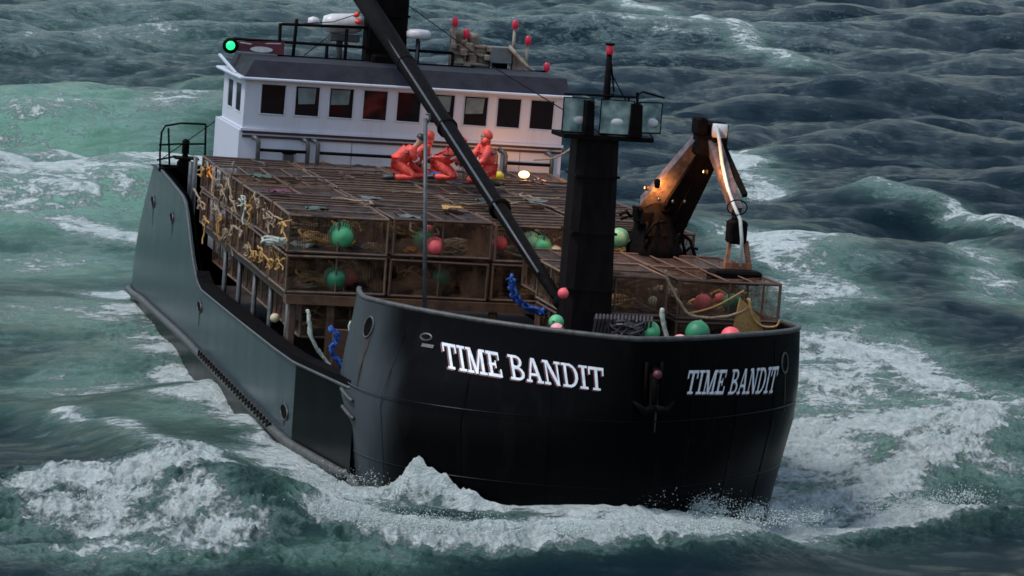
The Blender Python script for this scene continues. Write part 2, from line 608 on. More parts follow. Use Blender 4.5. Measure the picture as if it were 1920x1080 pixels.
def features(X, Y):
    """breaking seas thrown up by the bow: extra height, foam cover, aeration, lump"""
    dz = np.zeros(X.shape)
    fo = np.zeros(X.shape)
    ae = np.zeros(X.shape)
    lu = np.zeros(X.shape)

    def F(f, foam=0, aer=0, lump=0, z=0):
        nonlocal dz, fo, ae, lu
        fo = np.maximum(fo, f * foam) if foam >= 0 else fo * (1 + f * foam)
        ae = np.maximum(ae, f * aer)
        lu = np.maximum(lu, f * lump)
        dz = dz + z * f
    # main breaking crest across the foreground
    F(seg_field(X, Y, wl([(560, 985), (700, 1005), (850, 1012), (1000, 1012), (1150, 1006), (1300, 1012), (1500, 1000), (1700, 985), (1830, 968), (1990, 960)], 0.3), 1.3, 0.8), 0, 0.15, 0.8, 0.30)
    F(seg_field(X, Y, wl([(600, 972), (700, 990), (850, 1006), (1000, 1006), (1150, 998), (1300, 992), (1500, 980), (1700, 964), (1850, 938)], 0.5), 1.1, 0.85), 1.0, 0.4, 1)
    # left foreground churn
    F(seg_field(X, Y, wl([(20, 950), (120, 925), (230, 915), (350, 935), (430, 965)], 0.3), 2.6, 1.5), 0, 0.1, 0.6, 0.45)
    for e in ((150, 940, 110, 26), (270, 940, 150, 34), (360, 985, 110, 30), (120, 985, 120, 34), (250, 1010, 160, 30), (400, 1020, 160, 35), (200, 985, 120, 40), (300, 1000, 100, 30), (60, 960, 70, 26)):
        F(ell(X, Y, *e, 0.4), 0.84, 0.25, 1)
    F(ell(X, Y, 620, 1045, 200, 22), 0.50, 0.3, 0.5)
    F(ell(X, Y, 200, 1060, 260, 30), 0.62, 0.4, 0.6)
    F(ell(X, Y, 60, 1000, 90, 40), 0.5, 0.3, 0.5)
    # dark water mound between
    F(ell(X, Y, 515, 975, 85, 24), -0.98, 0, 0, 0.35)
    F(ell(X, Y, 1100, 1072, 700, 16), -0.95, 0, 0, -0.15)
    # thin crest behind it, left
    F(seg_field(X, Y, wl([(-60, 770), (60, 785), (150, 805), (260, 855), (350, 895), (440, 935)], 0.5), 2.2, 1.1), 0, 0.2, 0, 0.45)
    F(seg_field(X, Y, wl([(120, 800), (200, 825), (280, 862), (350, 890), (430, 925)], 0.7), 0.5, 0.45), 0.62, 0.3)
    # pale milky water beside the starboard bow
    F(ell(X, Y, 420, 830, 260, 70), 0.38, 0.5)
    F(ell(X, Y, 540, 890, 130, 40), 0.86, 0.7, 0.5)
    F(seg_field(X, Y, wl([(330, 700), (430, 790), (520, 850), (610, 910)], 0), 1.1), 0.78, 0.5, 0.3)
    F(ell(X, Y, 640, 955, 110, 24), 0.9, 0.8, 0.8)
    F(seg_field(X, Y, wl([(330, 790), (430, 800), (520, 812)], 0), 1.0), 0.7, 0.6)
    F(ell(X, Y, 420, 730, 110, 30), 0.62, 0.5, 0.4)
    F(ell(X, Y, 300, 640, 150, 50), 0.55, 0.55, 0.3)
    F(ell(X, Y, 160, 720, 200, 55), 0.44, 0.45)
    F(ell(X, Y, 160, 590, 200, 50), 0.48, 0.55)
    F(ell(X, Y, 90, 480, 260, 40), 0.45, 0.55)
    # turquoise wake, upper left
    F(ell(X, Y, 90, 360, 330, 75), 0.50, 1.0)
    F(ell(X, Y, 60, 225, 330, 60), 0.34, 0.85)
    F(ell(X, Y, 200, 260, 160, 30), 0.3, 0.7)
    F(seg_field(X, Y, wl([(-60, 255), (60, 270), (160, 300), (300, 335)]), 3.2), 0.72, 0.7)
    F(seg_field(X, Y, wl([(-60, 330), (80, 345), (300, 320)]), 2.0), 0.6, 0.7)
    F(seg_field(X, Y, wl([(120, 410), (190, 430), (260, 442)]), 1.6), 0.74, 0.6)
    F(ell(X, Y, 200, 60, 320, 60), 0.36, 0.15)
    F(ell(X, Y, 330, 200, 120, 50), 0.40, 0.4)
    F(ell(X, Y, 700, 10, 400, 30), 0.36, 0.1)
    # starboard bow wave climbing the plating
    F(seg_field(X, Y, wl([(640, 940), (720, 925), (775, 880)], 0.9), 0.9), 0.80, 0.5, 0.5, 0.2)
    F(seg_field(X, Y, wl([(790, 880), (860, 930), (950, 955)], 0.7), 0.7), 0.85, 0.5, 0.4, 0.2)
    F(ell(X, Y, 840, 950, 90, 14, 0.3), -0.6)
    # port bow splash
    F(seg_field(X, Y, wl([(1190, 965), (1250, 955), (1330, 975), (1440, 975)], 0.6), 1.1), 0.96, 0.7, 1, 0.35)
    # boiling wash down the port side
    F(ell(X, Y, 1530, 850, 150, 120), 0.84, 1.0, 0.6)
    F(ell(X, Y, 1560, 720, 190, 90), 0.78, 0.8, 0.4)
    F(ell(X, Y, 1700, 800, 220, 80), 0.76, 0.7, 0.4)
    F(ell(X, Y, 1800, 730, 200, 60), 0.72, 0.5, 0.4)
    F(ell(X, Y, 1600, 640, 190, 50), 0.70, 0.5, 0.3)
    F(ell(X, Y, 1800, 880, 150, 50), 0.66, 0.5, 0.8)
    F(seg_field(X, Y, wl([(1480, 625), (1600, 632), (1720, 665), (1780, 705)]), 1.3), 0.80, 0.5, 0.3)
    F(seg_field(X, Y, wl([(1470, 690), (1530, 735), (1640, 770), (1800, 770), (1960, 740)]), 1.1), 0.76, 0.6, 0.3)
    F(seg_field(X, Y, wl([(1500, 940), (1620, 925), (1740, 880), (1800, 830), (1850, 800)], 0.4), 1.6, 1.2), 0.82, 0.5, 0.9, 0.4)
    F(ell(X, Y, 1500, 560, 110, 45), 0.62, 0.4, 0.2)
    F(ell(X, Y, 1860, 640, 100, 60), -0.4)
    # streaks far off
    F(seg_field(X, Y, wl([(1150, 10), (1250, 30), (1380, 75), (1500, 130)]), 1.4), 0.60, 0.3, 0, 0.3)
    F(seg_field(X, Y, wl([(1355, 275), (1400, 310), (1440, 360)]), 1.3), 0.74, 0.3)
    F(seg_field(X, Y, wl([(1380, 440), (1480, 500), (1560, 560)]), 1.5), 0.62, 0.5)
    F(ell(X, Y, 1480, 480, 120, 50), 0.5, 0.4)
    F(seg_field(X, Y, wl([(1640, 370), (1760, 385), (1900, 415)]), 1.2), 0.55, 0.3, 0, 0.5)
    F(seg_field(X, Y, wl([(1780, 430), (1830, 500), (1860, 560)]), 1.4), 0.5, 0.35)
    F(ell(X, Y, 1150, 60, 500, 60), 0.30, 0)
    return dz, fo, ae, lu


def dense_axis(lo, hi, a, b, nin, nout):
    """coordinates dense between a and b, coarse outside"""
    return np.concatenate([np.linspace(lo, a, nout, endpoint=False), np.linspace(a, b, nin, endpoint=False), np.linspace(b, hi, nout)])


ta = dense_axis(-1.2, 1.2, -0.175, 0.175, 980, 60)          # tan of azimuth
dep_in = np.linspace(math.radians(17.0), math.radians(2.9), 960)
yr = np.concatenate([np.linspace(5, CAM_H / math.tan(math.radians(17.0)), 30, endpoint=False), CAM_H / np.tan(dep_in),
                     np.geomspace(CAM_H / math.tan(math.radians(2.85)), 4500, 50)])
YY, TA = np.meshgrid(yr, ta, indexing='ij')
XX = YY * TA
Z, h1, h2, dx1, dy1, dx2, dy2, near, dm = sea_base(XX, YY)
dz, fo, ae, lu = features(XX, YY)
keep_off = 1 - 0.85 * np.exp(-dm / 2.2 ** 2)
dz = dz * keep_off
# water climbing the starboard shoulder of the bow
curl = np.zeros(XX.shape)
for i_, t_ in enumerate(np.linspace(0, 1, 9)):
    c0_, c1_ = np.array(Bw(22.35, -3.75, 0.5))[:2], on_sea(965, 950)[:2]
    c_ = c0_ * (1 - t_) + c1_ * t_
    g_ = np.exp(-((XX - c_[0]) ** 2 + (YY - c_[1]) ** 2) / .30 ** 2)
    dz = dz + (.22 * (1 - t_) ** 1.3 + .08) * g_ * .75
    curl = np.maximum(curl, g_)
fo = np.maximum(fo * (1 - .5 * curl), .95 * np.exp(-((curl - .45) / .22) ** 2))
lu = lu * keep_off
far = np.clip(1 - (YY - 400) / 800, 0, 1)
CH = 1.05
ch = CH * (1 - near)
PX = XX + (A1 * dx1 * ch + A2 * dx2 * 0.8) * far
PY = YY + (A1 * dy1 * ch + A2 * dy2 * 0.8) * far
# whitecaps where the surface folds
gx = np.gradient(PX, axis=1) / np.gradient(XX, axis=1)
gy = np.gradient(PY, axis=0) / np.gradient(YY, axis=0)
fold = np.clip(1 - gx * gy, -1, 1.5)
t4 = samp(T4[0], 97.0, XX, YY)
cap = smooth(0.50, 1.0, fold + 0.10 * t4) * smooth(-0.5, 1.2, h1 + 0.3 * t4)
fo = np.maximum(fo, 0.72 * cap * far)
fo = fo + 0.07 * t4 * smooth(0.1, 0.4, fo) + 0.10 * smooth(0.5, 2.0, h1 + 0.5 * h2) + 0.01
# wash right along the hull
fo = np.maximum(fo, np.exp(-dm / 1.3 ** 2) * 0.85)
fo = np.clip(fo, 0, 1)
lump = samp(T3[0], L3, XX, YY)
lump2 = samp(T2[0], L2, XX * 1.7 + 9, YY * 1.7)
Z = Z * 1.0 + dz + lu * (0.17 * (0.7 - np.abs(lump)) + 0.07 * np.maximum(lump2, -0.7) + .05 * lump)
Z = Z * far
seaV = np.stack([PX, PY, Z], -1)
nr, nc = XX.shape
me = bpy.data.meshes.new('sea')
me.vertices.add(nr * nc)
me.vertices.foreach_set('co', seaV.astype(np.float32).ravel())
idx = np.arange(nr * nc).reshape(nr, nc)
q = np.stack([idx[:-1, :-1], idx[:-1, 1:], idx[1:, 1:], idx[1:, :-1]], -1).reshape(-1, 4)
me.loops.add(q.size)
me.loops.foreach_set('vertex_index', q.ravel().astype(np.int32))
me.polygons.add(len(q))
me.polygons.foreach_set('loop_start', (np.arange(len(q)) * 4).astype(np.int32))
me.polygons.foreach_set('loop_total', np.full(len(q), 4, np.int32))
me.polygons.foreach_set('use_smooth', np.ones(len(q), bool))
me.update(calc_edges=True)
for nm, arr in (('foam', fo), ('aer', ae)):
    a = me.attributes.new(nm, 'FLOAT', 'POINT')
    a.data.foreach_set('value', arr.astype(np.float32).ravel())
sea = bpy.data.objects.new('sea', me)
col.objects.link(sea)
tag(sea, kind='structure')


def sea_material():
    m = bpy.data.materials.new('sea_water')
    m.use_nodes = True
    t = m.node_tree
    N, Lk = t.nodes, t.links
    p = N['Principled BSDF']

    def math_(op, a, b=None, c=None):
        n = N.new('ShaderNodeMath')
        n.operation = op
        for i, x in enumerate((a, b, c)):
            if x is None:
                continue
            if isinstance(x, (int, float)):
                n.inputs[i].default_value = x
            else:
                Lk.new(x, n.inputs[i])
        return n.outputs[0]

    def noise(scale, detail, rough, stretch=(1, 1, 1), dist=0.0, ridge=False):
        mp = N.new('ShaderNodeMapping')
        mp.inputs['Scale'].default_value = stretch
        Lk.new(geo.outputs['Position'], mp.inputs[0])
        n = N.new('ShaderNodeTexNoise')
        n.inputs['Scale'].default_value = scale
        n.inputs['Detail'].default_value = detail
        n.inputs['Roughness'].default_value = rough
        n.inputs['Distortion'].default_value = dist
        Lk.new(mp.outputs[0], n.inputs['Vector'])
        return n.outputs['Fac']
    geo = N.new('ShaderNodeNewGeometry')
    af = N.new('ShaderNodeAttribute')
    af.attribute_name = 'foam'
    aa = N.new('ShaderNodeAttribute')
    aa.attribute_name = 'aer'
    foam, aer = af.outputs['Fac'], aa.outputs['Fac']
    nA = noise(0.55, 11, 0.64, (0.8, 1.0, 1.0), 0.9)
    nB = noise(2.6, 9, 0.70, (0.9, 1.0, 1.0), 0.6)
    nC = noise(11.0, 6, 0.75)
    # ridged noise makes the lacy strands
    nR = noise(0.9, 8, 0.62, (0.6, 1.0, 1.0), 1.6)
    rid = math_('SUBTRACT', 1.0, math_('MULTIPLY', math_('ABSOLUTE', math_('SUBTRACT', nR, 0.5)), 5.0))
    base = math_('ADD', math_('MULTIPLY', nA, 0.42), math_('ADD', math_('MULTIPLY', nB, 0.36), math_('ADD', math_('MULTIPLY', nC, 0.22), math_('MULTIPLY', rid, 0.10))))
    base = math_('ADD', math_('MULTIPLY', math_('SUBTRACT', base, 0.53), 2.6), 0.5)

    def step(lo, hi, x):
        ms = N.new('ShaderNodeMapRange')
        ms.interpolation_type = 'SMOOTHSTEP'
        ms.inputs['From Min'].default_value = lo
        ms.inputs['From Max'].default_value = hi
        Lk.new(x, ms.inputs['Value'])
        return ms.outputs[0]
    d = math_('ADD', base, math_('SUBTRACT', math_('MULTIPLY', foam, 1.06), 1.06))
    thick = step(0.01, 0.24, d)
    thin = step(-0.30, 0.20, d)
    fm = math_('MULTIPLY', thick, 0.95)

    def mixcol(f, A, Bc):
        mx = N.new('ShaderNodeMix')
        mx.data_type = 'RGBA'
        Lk.new(f, mx.inputs['Factor'])
        for nm_, c in (('A', A), ('B', Bc)):
            if isinstance(c, tuple):
                mx.inputs[nm_].default_value = (*c, 1)
            else:
                Lk.new(c, mx.inputs[nm_])
        return mx.outputs['Result']
    av = math_('MULTIPLY', aer, math_('ADD', 0.45, math_('MULTIPLY', nA, 0.9)))
    c1 = mixcol(av, (0.002, 0.013, 0.021), (0.20, 0.41, 0.29))
    c2 = mixcol(math_('MULTIPLY', thin, 0.42), c1, (0.30, 0.43, 0.41))
    shade = math_('ADD', math_('MULTIPLY', nB, 0.7), math_('MULTIPLY', nC, 0.5))
    fcol = mixcol(step(0.42, 0.78, shade), (0.46, 0.55, 0.54), (0.90, 0.93, 0.92))
    c3 = mixcol(fm, c2, fcol)
    Lk.new(c3, p.inputs['Base Color'])
    p.inputs['IOR'].default_value = 1.33
    p.inputs['Specular IOR Level'].default_value = 0.125
    ro = math_('ADD', 0.13, math_('MULTIPLY', fm, 0.6))
    Lk.new(ro, p.inputs['Roughness'])
    # ripples and foam relief
    r1 = noise(2.6, 9, 0.72, (0.50, 1.0, 1.0), 0.3)
    r2 = noise(12.0, 5, 0.7, (0.5, 1.0, 1.0), 0.2)
    hgt = math_('ADD', math_('MULTIPLY', r1, 0.24), math_('ADD', math_('MULTIPLY', r2, 0.075), math_('MULTIPLY', math_('MULTIPLY', fm, math_('ADD', nB, math_('MULTIPLY', nC, 0.45))), 0.45)))
    bm = N.new('ShaderNodeBump')
    bm.inputs['Strength'].default_value = 0.85
    bm.inputs['Distance'].default_value = 1.0
    Lk.new(hgt, bm.inputs['Height'])
    Lk.new(bm.outputs[0], p.inputs['Normal'])
    return m


me.materials.append(sea_material())

# ================================================================== BOAT
boat = empty('fishing_boat')
boat.matrix_world = B
tag(boat, 'black hulled crab fishing boat with white wheelhouse and TIME BANDIT lettered on its bow', 'fishing boat')

YC = -0.25


def bow_curve(u, p=1.36):
    """u -1 (starboard knuckle) .. 1 (port knuckle) -> x, y relative; blunt rounded V"""
    a = abs(u) * math.pi / 2
    c, s = math.cos(a) ** (2 / p), math.sin(a) ** (2 / p)
    return 20.1 + 3.62 * c, math.copysign(4.58 * s, u)


# resample the bow curve by arc length
_us = np.linspace(-1, 1, 801)
_ends = np.array([(19.3, 4.6), (17.0, 4.75), (14.0, 4.9), (11.5, 4.98)])
_bc = np.vstack([[(19.2, -4.50), (19.55, -4.56)], [bow_curve(u) for u in _us], _ends])
# lower waterline of the same shell: fuller starboard shoulder
_lo = []
for _u in _us:
    _x, _y = bow_curve(_u, 1.36 + (0.62 if _u < 0 else 0.05))
    _lo.append((_x + (.18 if _u < 0 else 0) * abs(_u), _y * 1.0))
_lo = np.vstack([[(19.0, -4.56), (19.8, -4.6)], _lo, _ends])
_cx = 18.0
_ang = np.arctan2(_lo[:, 1], _lo[:, 0] - _cx)
_rad = np.hypot(_lo[:, 1], _lo[:, 0] - _cx)
_a2 = np.arctan2(_bc[:, 1], _bc[:, 0] - _cx)
_r2 = np.interp(_a2, _ang, _rad)
_bl = np.stack([_cx + _r2 * np.cos(_a2), _r2 * np.sin(_a2)], 1)
_bl[:, 0] = np.where(_bc[:, 0] < 18.5, _bc[:, 0], _bl[:, 0])
_bl[:, 1] = np.where(_bc[:, 0] < 18.5, _bc[:, 1], _bl[:, 1])
_s = np.concatenate([[0], np.cumsum(np.hypot(*np.diff(_bc, axis=0).T))])
S_STEM = np.interp(23.72, _bc[:403, 0], _s[:403])


def shell(s, z, off=0.0):
    """s = arc length from the stem (- starboard, + port)"""
    q = s + S_STEM
    g = float(np.clip((3.75 - z) / 1.7, 0, 1))
    g = g * g * (3 - 2 * g)
    cx, cy = _bc[:, 0] * (1 - g) + _bl[:, 0] * g, _bc[:, 1] * (1 - g) + _bl[:, 1] * g
    x, y = np.interp(q, _s, cx), np.interp(q, _s, cy)
    x2, y2 = np.interp(q + .03, _s, cx), np.interp(q + .03, _s, cy)
    nx, ny = (y2 - y), -(x2 - x)
    l = math.hypot(nx, ny) + 1e-9
    nx, ny = nx / l, ny / l
    k = np.interp(z, [-4, -1, 0.5, 2.15, 3.1, 4.3], [.86, .955, .985, 1.035, 1.015, .985])
    if s > 0:
        k = k * np.interp(z, [-1, 0, 2, 3.8], [.915, .925, .955, .975]) ** min(1, s / 3)
    xs = 18.0 + (x - 18.0) * (1 + (k - 1) * .35) if x > 18 else x
    return np.array([xs + nx * off, YC + y * k + ny * off, z])


def ztop(s):
    return np.interp(s, [-8, -6.2, -3, 0, 3, 6, 10, 16], [4.0, 3.90, 3.82, 3.78, 3.76, 3.66, 3.45, 3.2])


Smin, Smax = -S_STEM, _s[-1] - S_STEM
hull = None
mb = MB()
ss = np.linspace(Smin, Smax, 150)
zz = [0, .08, .16, .25, .35, .45, .55, .65, .75, .85, .93, 1]
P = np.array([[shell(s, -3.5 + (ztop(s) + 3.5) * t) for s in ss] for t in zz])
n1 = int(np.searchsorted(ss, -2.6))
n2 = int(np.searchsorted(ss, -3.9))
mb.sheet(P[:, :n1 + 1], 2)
mb.sheet(P[:, n1:])
Pi = np.array([[shell(s, 0.5 + (ztop(s) - 0.5) * t, -0.10) for s in ss[::-1]] for t in (0, .5, 1)])
mb.sheet(Pi)
# starboard side plating and starboard bulwark top profile
prof = [(-13.4, -0.5), (-12.4, 0.4), (-9.9, 2.5), (-8.2, 3.76), (-7.0, 3.86), (-4, 3.74), (-1.4, 3.60), (-0.6, 3.45), (0.3, 2.85), (1.3, 2.22), (2.2, 1.86), (3.0, 1.74), (9, 1.86), (16.3, 2.04), (20.4, 2.18)]
px_, pz_ = np.array(prof).T


def half(x):
    return np.interp(x, [-13.5, -11, -6, 0, 14, 16.3, 20.6], [4.9, 5.05, 5.1, 5.12, 5.12, 5.08, 4.62])


def side_y(x, z, sgn=-1):
    k = np.interp(z, [-4, -1, 0.5, 4], [.93, .985, 1.0, 1.0])
    return YC + sgn * half(x) * k


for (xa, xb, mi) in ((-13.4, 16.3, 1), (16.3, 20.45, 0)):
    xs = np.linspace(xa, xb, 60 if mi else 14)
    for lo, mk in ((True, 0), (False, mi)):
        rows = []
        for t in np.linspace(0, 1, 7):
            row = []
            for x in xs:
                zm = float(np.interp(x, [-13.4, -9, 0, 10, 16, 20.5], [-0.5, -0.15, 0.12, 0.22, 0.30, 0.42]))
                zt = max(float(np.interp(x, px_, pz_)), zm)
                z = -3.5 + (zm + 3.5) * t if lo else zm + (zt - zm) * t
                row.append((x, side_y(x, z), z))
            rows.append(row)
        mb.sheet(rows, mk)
    rows = [[(x, side_y(x, 1) + 0.12, zb_ if zb_ is not None else np.interp(x, px_, pz_)) for x in xs[::-1]] for zb_ in (0.2, None)]
    mb.sheet(rows, 0)
# port side plating, transom, bottom edge
xs = np.linspace(-13.4, 12.4, 50)
rows = [[(x, side_y(x, -3.5 + (zt + 3.5) * t, 1), -3.5 + (min(np.interp(x, px_, pz_) + (1.2 if x > 2 else 0), 3.8) + 3.5) * t) for x in xs[::-1]] for t in np.linspace(0, 1, 7) for zt in (1.9,)]
mb.sheet(rows, 0)
mb.add([(-13.4, side_y(-13.4, -3.5), -3.5), (-13.4, side_y(-13.4, -3.5, 1), -3.5), (-13.4, side_y(-13.4, 0, 1), -0.5), (-13.4, side_y(-13.4, 0), -0.5),
        (-8.2, side_y(-8, 3, 1), 3.76), (-8.2, side_y(-8, 3), 3.76)], [(0, 1, 2, 3), (3, 2, 4, 5)], 0)
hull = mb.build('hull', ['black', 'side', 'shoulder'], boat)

# cap rails
mb = MB()
cap = [shell(s, ztop(s) + 0.03, -0.03) for s in ss]
mb.tube(cap, 0.055, 0, 8)
mb.build('bow_cap_rail', 'rail', boat)
mb = MB()
xs = np.linspace(2.0, 20.35, 40)
for i in range(len(xs) - 1):
    a, b = xs[i], xs[i + 1]
    for x0, x1 in ((a, b),):
        z0, z1 = np.interp(x0, px_, pz_), np.interp(x1, px_, pz_)
        y0, y1 = side_y(x0, 1), side_y(x1, 1)
        mb.hexa([(x0, y0 - .06, z0 + .0), (x1, y1 - .06, z1 + .0), (x1, y1 + .26, z1 + .0), (x0, y0 + .26, z0 + .0),
                 (x0, y0 - .06, z0 + .13), (x1, y1 - .06, z1 + .13), (x1, y1 + .26, z1 + .13), (x0, y0 + .26, z0 + .13)])
mb.build('side_cap_rail', 'blackiron', boat)
# thin pipe along the outside edge and along the raised quarter
mb = MB()
mb.tube([(x, side_y(x, 1) - .05, np.interp(x, px_, pz_) - 0.03) for x in np.linspace(-8.2, 20.3, 80)], 0.035, 0, 6)
mb.build('edge_pipe', 'greyiron', boat)
# rub rail down by the water
mb = MB()
rr = [(-13.4, -0.45), (-9, -0.15), (0, 0.12), (10, 0.22), (16, 0.30), (20, 0.42), (21.2, 0.46)]
rx, rz = np.array(rr).T
path = [(x, side_y(x, 0) - .07, np.interp(x, rx, rz)) for x in np.linspace(-13.4, 20.2, 50)]
path += [tuple(shell(s, 0.46 - 0.10 * i, 0.07)) for i, s in enumerate(np.linspace(-5.9, -4.3, 8))]
mb.tube(path, 0.10, 0, 8)
mb.build('rub_rail', 'rail', boat)
# short welded bars on the bow shoulder
for dz_ in (0, -0.35):
    mb = MB()
    mb.tube([shell(s, 2.05 + dz_ - 0.12 * (s + 6.2), 0.04) for s in np.linspace(-6.3, -5.5, 6)], 0.04)
    mb.build('shoulder_bar', 'rail', boat)
# hawse holes and freeing ports (dark oval rims set on the plating)


def oval(name, fn, ru, rv, mats=('blackiron', 'greyiron'), parent=hull):
    m_ = MB()
    n = 20
    rim = [fn(math.cos(2 * math.pi * k / n) * ru, math.sin(2 * math.pi * k / n) * rv) for k in range(n)]
    m_.add(rim, [tuple(range(n))], 0)
    m_.tube([np.array(r) for r in rim] + [np.array(rim[0]), np.array(rim[1])], 0.02, 1, 5)
    return m_.build(name, list(mats), parent)


def on_shell(px, py):
    """find (s, z) of a picture point on the bow shell"""
    best = None
    for s in np.linspace(Smin + .3, 7.5, 300):
        for z in (0.0, 3.0):
            pass
    from_s = np.linspace(Smin + .3, 7.5, 500)
    zc = np.linspace(0, 3.9, 60)
    for s in from_s:
        for z in (2.0,):
            pass
    g = []
    for s in from_s[::4]:
        for z in zc[::3]:
            pnt = shell(s, z)
            qv = RB @ (pnt - CB)
            if s > 0 and s > 5:
                continue
            e = (960 + FOC * qv[0] / qv[2] - px) ** 2 + (540 - FOC * qv[1] / qv[2] - py) ** 2
            g.append((e, s, z))
    g.sort()
    e, s, z = g[0]
    st = 0.06
    while st > 0.002:
        imp = False
        for ds, dzz in ((st, 0), (-st, 0), (0, st), (0, -st)):
            pnt = shell(s + ds, z + dzz)
            qv = RB @ (pnt - CB)
            e2 = (960 + FOC * qv[0] / qv[2] - px) ** 2 + (540 - FOC * qv[1] / qv[2] - py) ** 2
            if e2 < e:
                e, s, z, imp = e2, s + ds, z + dzz, True
        if not imp:
            st /= 2
    return s, z


for (px, py, ru, rv) in ((692, 613, 0.13, 0.20), (800, 632, 0.12, 0.06), (1470, 680, 0.15, 0.20)):
    s0, z0 = on_shell(px, py)
    oval('hawse_hole', lambda a, b, s0=s0, z0=z0: shell(s0 + a, z0 + b, 0.02), ru, rv)
s0, z0 = on_shell(803, 648)
mb = MB()
mb.sheet([[shell(s0 + a, z0 + b, 0.03) for a in (-.13, 0, .13)] for b in (-.03, .03)])
mb.build('fairlead_plate', 'greyiron', hull)
for (px, py, ru, rv) in ((285, 378, 0.35, 0.16), (322, 408, 0.30, 0.14), (375, 575, 0.32, 0.14), (532, 772, 0.38, 0.16)):
    c = bp(px, py, 'y', side_y(5, 1))
    oval('freeing_port', lambda a, b, c=c: (c[0] + a, side_y(c[0] + a, c[2] + b) - 0.02, c[2] + b), ru, rv)
for (px, py, ru, L_) in ((285, 386, .30, .7), (322, 414, .26, .6), (375, 583, .28, .6), (532, 782, .3, .45)):
    c = bp(px, py, 'y', side_y(5, 1))
    rs_ = random.Random(px)
    mb = MB()
    for k in range(1):
        x0 = c[0] + rs_.uniform(-ru, ru) * .5
        w_ = rs_.uniform(.07, .13)
        l_ = L_ * rs_.uniform(.4, 1)
        mb.add([(x, side_y(x, z) - .006, z) for x, z in ((x0 - w_, c[2]), (x0 + w_, c[2]), (x0 + w_ * .3, c[2] - l_), (x0 - w_ * .3, c[2] - l_))], [(0, 1, 2, 3)])
    mb.build('rust_run', 'rustrun', hull)
for (px, py) in ((694, 628), (1222, 700), (1232, 720), (1472, 690)):
    s0, z0 = on_shell(px, py)
    rs_ = random.Random(px)
    w_, l_ = rs_.uniform(.03, .06), rs_.uniform(.5, 1.1)
    mb = MB()
    mb.sheet([[shell(s0 + w_ * (1 - t * .7) * q, z0 - l_ * t, .008) for q in (1, 0, -1)] for t in (0, .25, .5, .75, 1)])
    mb.build('rust_run', 'rustrun', hull)
for z in (0.95, 2.25):
    mb = MB()
    mb.tube([shell(s, z + .12 * (s < 0) * 0, .004) for s in np.linspace(-5.9, 5.5, 90)], .012, 0, 5)
    mb.build('weld_seam', 'shoulder', hull)
for s0 in (-4.6, -3.0, -1.5, 0.0, 1.4, 2.8, 4.2):
    mb = MB()
    mb.tube([shell(s0, z, .004) for z in np.linspace(0.2, 3.65, 16)], .010, 0, 5)
    mb.build('weld_seam', 'shoulder', hull)
# tyre-like fender chain at the rub rail
mb = MB()
for i in range(26):
    x = 3.5 + i * 0.42
    z = np.interp(x, rx, rz) + .12
    y = side_y(x, 0) - .12
    mb.tube([(x, y, z), (x + .2, y - .03, z - .10), (x + .42, y, z)], 0.035, 0, 5)
mb.build('fender_chain', 'blackiron', boat)


# ---- lettering -----------------------------------------------------------
def rect(x0, y0, x1, y1):
    return lambda u, v: (u >= x0) & (u <= x1) & (v >= y0) & (v <= y1)


def stroke(x0, y0, x1, y1, w_):
    def f(u, v):
        # horizontal thickness w_
        t = (v - y0) / (y1 - y0)
        c = x0 + (x1 - x0) * t
        return (t >= 0) & (t <= 1) & (np.abs(u - c) <= w_ / 2)
    return f


def ring(cx, cy, rx_, ry_, wx, wy, xmin):
    def f(u, v):
        o = ((u - cx) / rx_) ** 2 + ((v - cy) / ry_) ** 2 <= 1
        i = ((u - cx) / (rx_ - wx)) ** 2 + ((v - cy) / (ry_ - wy)) ** 2 < 1
        return o & ~i & (u >= xmin)
    return f


S_ = .10
GL = {
    'T': (.84, [rect(.345, 0, .495, 1), rect(0, .87, .84, 1), rect(0, .64, .08, 1), rect(.76, .64, .84, 1), rect(.2, 0, .64, S_)]),
    'I': (.46, [rect(.155, 0, .305, 1), rect(0, 0, .46, S_), rect(0, 1 - S_, .46, 1)]),
    'M': (1.14, [rect(.13, 0, .22, 1), rect(.85, 0, 1.0, 1), stroke(.53, 0, .22, 1, .17), stroke(.53, 0, .86, 1, .12), rect(0, 0, .36, S_), rect(.70, 0, 1.14, S_),
                 rect(0, 1 - S_, .28, 1), rect(.82, 1 - S_, 1.14, 1)]),
    'E': (.80, [rect(.13, 0, .28, 1), rect(0, .88, .74, 1), rect(0, 0, .80, .12), rect(.12, .45, .54, .56), rect(.66, .68, .74, 1), rect(.72, 0, .80, .32), rect(.46, .36, .54, .66)]),
    'B': (.84, [rect(.13, 0, .28, 1), rect(0, 0, .4, S_), rect(0, 1 - S_, .4, 1), ring(.38, .745, .36, .255, .14, .09, .28), ring(.40, .27, .42, .27, .15, .09, .28)]),
    'A': (.96, [stroke(.15, 0, .44, 1, .10), stroke(.80, 0, .50, 1, .17), rect(.24, .28, .72, .37), rect(0, 0, .32, S_), rect(.6, 0, .96, S_)]),
    'N': (.98, [rect(.13, 0, .22, 1), rect(.76, 0, .85, 1), stroke(.78, 0, .22, 1, .18), rect(0, 0, .34, S_), rect(0, 1 - S_, .3, 1), rect(.64, 1 - S_, .98, 1)]),
    'D': (.90, [rect(.13, 0, .28, 1), rect(0, 0, .45, S_), rect(0, 1 - S_, .45, 1), ring(.38, .5, .50, .5, .15, .10, .28)]),
}


